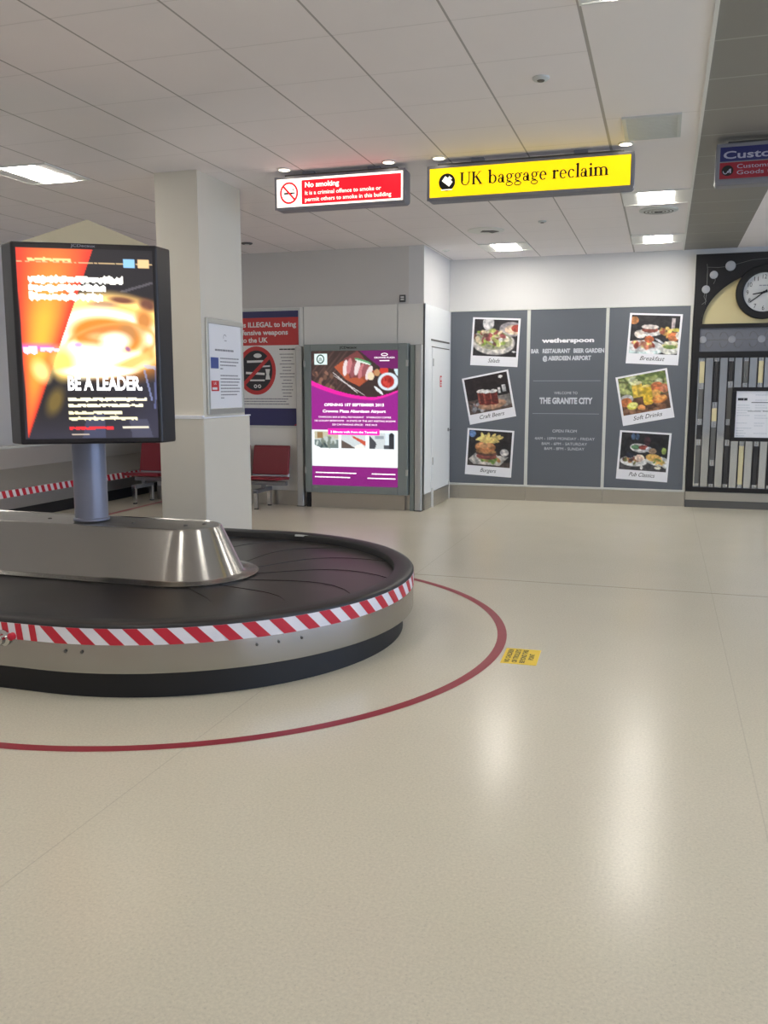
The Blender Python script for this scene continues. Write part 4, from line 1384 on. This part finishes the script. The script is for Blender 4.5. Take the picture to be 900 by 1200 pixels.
def advert(p):
    S, T = p.S, p.T
    p.mix(np.ones_like(S), (40, 36, 40))
    # bluish lower right
    p.mix(np.clip((S - .5) * 1.3, 0, 1) * np.clip((T - .55) * 1.6, 0, 1) * .75, (88, 92, 150))
    p.mix(np.clip((T - .86) * 8, 0, 1) * .8, (54, 52, 66))
    p.poly([(.46, .88), (.60, .86), (.60, 1), (.42, 1)], (76, 80, 110), .7).poly([(.78, .90), (.92, .90), (.96, 1), (.80, 1)], (84, 84, 104), .7)
    p.poly([(.74, .215), (1.0, .16), (1.0, .172), (.78, .222)], (104, 100, 106), .8)
    # glow
    p.ell(.72, .47, .50, .20, (252, 150, 50), 0, .5, .95)
    p.ell(.62, .30, .40, .05, (250, 190, 100), 2, .9, .8)
    p.annulus(.66, .43, .40, .17, .34, (300, 250, 150), 3, .9, .95)
    p.ell(.76, .262, .09, .016, (130, 80, 60), 4, .8).ell(.95, .285, .06, .03, (120, 76, 60), 10, .8).ell(.62, .285, .10, .016, (206, 160, 120), 0, .8)
    p.annulus(.64, .455, .34, .125, .34, (320, 312, 280), 4, .9, 1.0)
    p.ell(.62, .44, .15, .045, (226, 140, 70), -5, .8).ell(.58, .455, .08, .02, (240, 190, 120), 0, .9).ell(.80, .43, .07, .05, (206, 140, 80), 25, .9)
    p.ell(.92, .37, .06, .06, (216, 140, 70), 40, .9).ell(.94, .55, .05, .05, (226, 150, 70), -30, .9)
    p.ell(.70, .48, .10, .045, (320, 316, 300), 0, .9)
    p.annulus(.66, .50, .34, .11, .12, (236, 170, 90), -6, .9, .8)
    p.ell(.55, .555, .30, .055, (322, 316, 300), 4, .9)
    p.ell(.42, .60, .17, .07, (310, 300, 250), 0, .9).ell(.66, .62, .26, .04, (310, 290, 240), -6, .9)
    p.ell(.80, .60, .20, .03, (280, 210, 120), -18, .9)
    p.ell(.42, .50, .03, .012, (220, 180, 230), 0, .8).ell(.79, .520, .02, .012, (170, 110, 150), 20, .8)
    # the orange wedge
    f = np.clip((.560 - T * .54 - S) * 400, 0, 1) * np.clip(T * 400, 0, 1)
    f *= np.clip((S - (.0 + T * .02)) * 300, 0, 1)
    edge = .555 - T * .535
    q = np.clip(S / np.maximum(edge, 1e-3), 0, 1)
    inner = np.sin(np.clip(q, 0, 1) * math.pi) * np.clip(1.15 - np.abs(T - .45) * 1.6, 0, 1)
    base = np.stack([np.full_like(S, 246 / 255), (62 + 130 * inner) / 255, (46 + 20 * inner) / 255], -1)
    base[..., 1] = np.clip(base[..., 1] - np.clip(T - .72, 0, 1) * .35, .2, 1)
    p.c = p.c * (1 - f[..., None]) + base * f[..., None]
    p.mix(f * np.clip(1 - np.abs(S - edge) / .018, 0, 1) * np.clip((T - .30) * 4, 0, 1) * .85, (170, 52, 30))
    p.mix(f * np.clip(1 - np.abs(T - .515) / .03, 0, 1) * np.clip((.30 - S) * 10, 0, 1), (224, 110, 220))
    p.ell(.14, .64, .07, .05, (286, 240, 150), 30, .9).ell(.30, .60, .08, .08, (300, 250, 120), 20, .9)
    p.ell(.23, .80, .08, .05, (196, 160, 60), -50, .9, .5)
    r_ = np.random.default_rng(4)

    def streak(x0, x1, t0, h, col, jag=.35):
        n = max(3, int((x1 - x0) / .018))
        e0 = np.interp(S, np.linspace(x0, x1, n), r_.uniform(0, jag, n) * h)
        e1 = np.interp(S, np.linspace(x0, x1, n), r_.uniform(0, jag, n) * h)
        p.mix(((S > x0) & (S < x1) & (T > t0 - h / 2 + e0) & (T < t0 + h / 2 - e1)) * 1.0, col)

    streak(.0, 1.0, .070, .007, (222, 190, 140), .3); streak(.08, .40, .060, .022, (255, 226, 150))
    streak(.08, .77, .160, .052, (320, 316, 300)); streak(.08, .64, .205, .052, (320, 316, 300)); streak(.08, .62, .250, .052, (320, 310, 280))
    p.box(.78, .865, .045, .090, (150, 206, 244)).box(.885, .97, .048, .092, (246, 206, 150))
    streak(.02, .12, .53, .05, (300, 250, 300)); streak(.14, .28, .525, .035, (300, 230, 280))
    p.ell(.56, .64, .26, .03, (322, 312, 290), 0, .6)
    streak(.33, .92, .790, .024, (290, 280, 240)); streak(.33, .89, .822, .022, (290, 280, 240)); streak(.33, .73, .862, .022, (280, 270, 220)); streak(.33, .84, .892, .022, (280, 270, 220))
    streak(.33, .66, .944, .020, (250, 50, 56)); streak(.73, .93, .942, .016, (236, 226, 206)); streak(.34, .48, .980, .008, (220, 200, 180))
    p.poly([(.90, .60), (1., .61), (1., .63), (.91, .62)], (190, 196, 226), .7).poly([(.90, .63), (.915, .63), (.97, .80), (.955, .80)], (150, 160, 210), .7).poly([(.99, .62), (1., .62), (.99, .84), (.975, .84)], (120, 130, 190), .6)


p = Paint(130, 180, (40, 36, 40)); advert(p)
PX0, PX1, PZ0, PZ1 = OFFX - .412, OFFX + .412, Z0 + .035, Z1 - .035
fc = p.build('advert_poster', M['screen_picture'], t, PX0, PX1, PZ0, PZ1, -d_in - .002)
fc['label'] = 'glowing orange and black poster'
U = lambda s: PX0 + s * (PX1 - PX0)
V = lambda q: PZ1 - q * (PZ1 - PZ0)
B().text('BE A LEADER.', U(.33), U(.89), V(.738), .092, -d_in - .003, bold=.04).build('headline', M['lit_text'], t)
B().text('JCDecaux', U(.40), U(.58), Z1 - .026, .018, -d_in - .0125, bold=.02).build('maker_plate', M['pole'], t)
for k in (1, 2):
    o = B().rect(-.41, .41, Z0 + .04, Z1 - .04, -d_in - .002).build('advert_poster', M['lit_white'], t)
    o.location = (OFFX, 0, 0)
    o.rotation_euler = (0, 0, rad(120 * k)); o['label'] = 'plain white backlit poster on a side not facing the camera'

# ================================================================== FLOOR MARKINGS
b = B()
TS2 = TS
prof = [(2.08, .0015), (2.14, .0015)]
n = len(TS2); vs_, fs_ = [], []
for r, z in prof:
    for q in TS2:
        vs_.append(stad(q, r) + (z,))
for k in range(n):
    k2 = (k + 1) % n
    fs_.append((k, k2, n + k2, n + k))
tag(b.add(vs_, fs_).build('floor_line', M['floor_red'], fix=False), 'red safety line taped on the floor around the near carousel', 'floor line')
tag(B().face([(-6.66, 8.2, .0015), (-6.60, 8.2, .0015), (-6.66, 10.9, .0015), (-6.72, 10.9, .0015)]).build('floor_line', M['floor_red']), 'short red safety line on the floor beside the far carousel', 'floor line')

t = thing('floor_sticker', 'yellow warning sticker on the floor just outside the red line', 'floor sticker', (-.752, 5.131, .0), rad(92))
B().box(-.152, .152, -.105, .105, 0, .002).build('sheet', M['yellow'], t)
b = B()
tmp = B()
for k, (s_, hw) in enumerate((('NO CHILDREN', .13), ('OR TROLLEYS', .13), ('BEYOND THIS', .13), ('POINT', .06))):
    tmp.text(s_, -hw, hw, .058 - k * .045, .030, 0, bold=.02)
b.v = [(x, z, .0028) for x, yy, z in tmp.v]; b.f = tmp.f; b.m = tmp.m
b.build('lettering', M['black'], t)

# ================================================================== FAR CAROUSEL ALONG THE LEFT WALL
t = thing('far_carousel', 'straight steel far carousel with sloped deck along the left wall', 'baggage carousel', (0, 0, 0))
Y0, Y1 = 5.0, 12.50
B().box(-7.9, -7.44, Y0, Y1, 0, .16).build('plinth', M['plinth'], t)
B().box(-7.9, -7.35, Y0, Y1, .16, .40).build('skirt', M['steel_plain'], t, bevel=.004)
B().add([(-7.35, Y0, .40), (-7.35, Y1, .40), (-7.75, Y1, .60), (-7.75, Y0, .60), (-7.75, Y0, .40), (-7.75, Y1, .40)], [(0, 1, 2, 3), (3, 2, 5, 4), (0, 3, 4), (1, 5, 2), (0, 4, 5, 1)]).build('sloped_deck', M['far_deck'], t)
B().box(-7.90, -7.74, Y0, Y1, .40, .84).build('steel_back', M['far_back'], t, bevel=.006)
B().box(-7.92, -7.73, Y0, Y1, .84, .865).build('top_cap', M['pale_trim'], t, bevel=.004)
b = B()
b.add([(-7.348, Y0, .305), (-7.348, Y1, .305), (-7.348, Y1, .39), (-7.348, Y0, .39)], [(0, 1, 2, 3)], 0)
y = Y0
while y < Y1 - .12:
    b.add([(-7.3465, y + .03, .305), (-7.3465, y + .09, .305), (-7.3465, y + .06, .39), (-7.3465, y, .39)], [(0, 1, 2, 3)], 1)
    y += .115
b.build('striped_tape', [M['white_tape'], M['red_tape']], t)
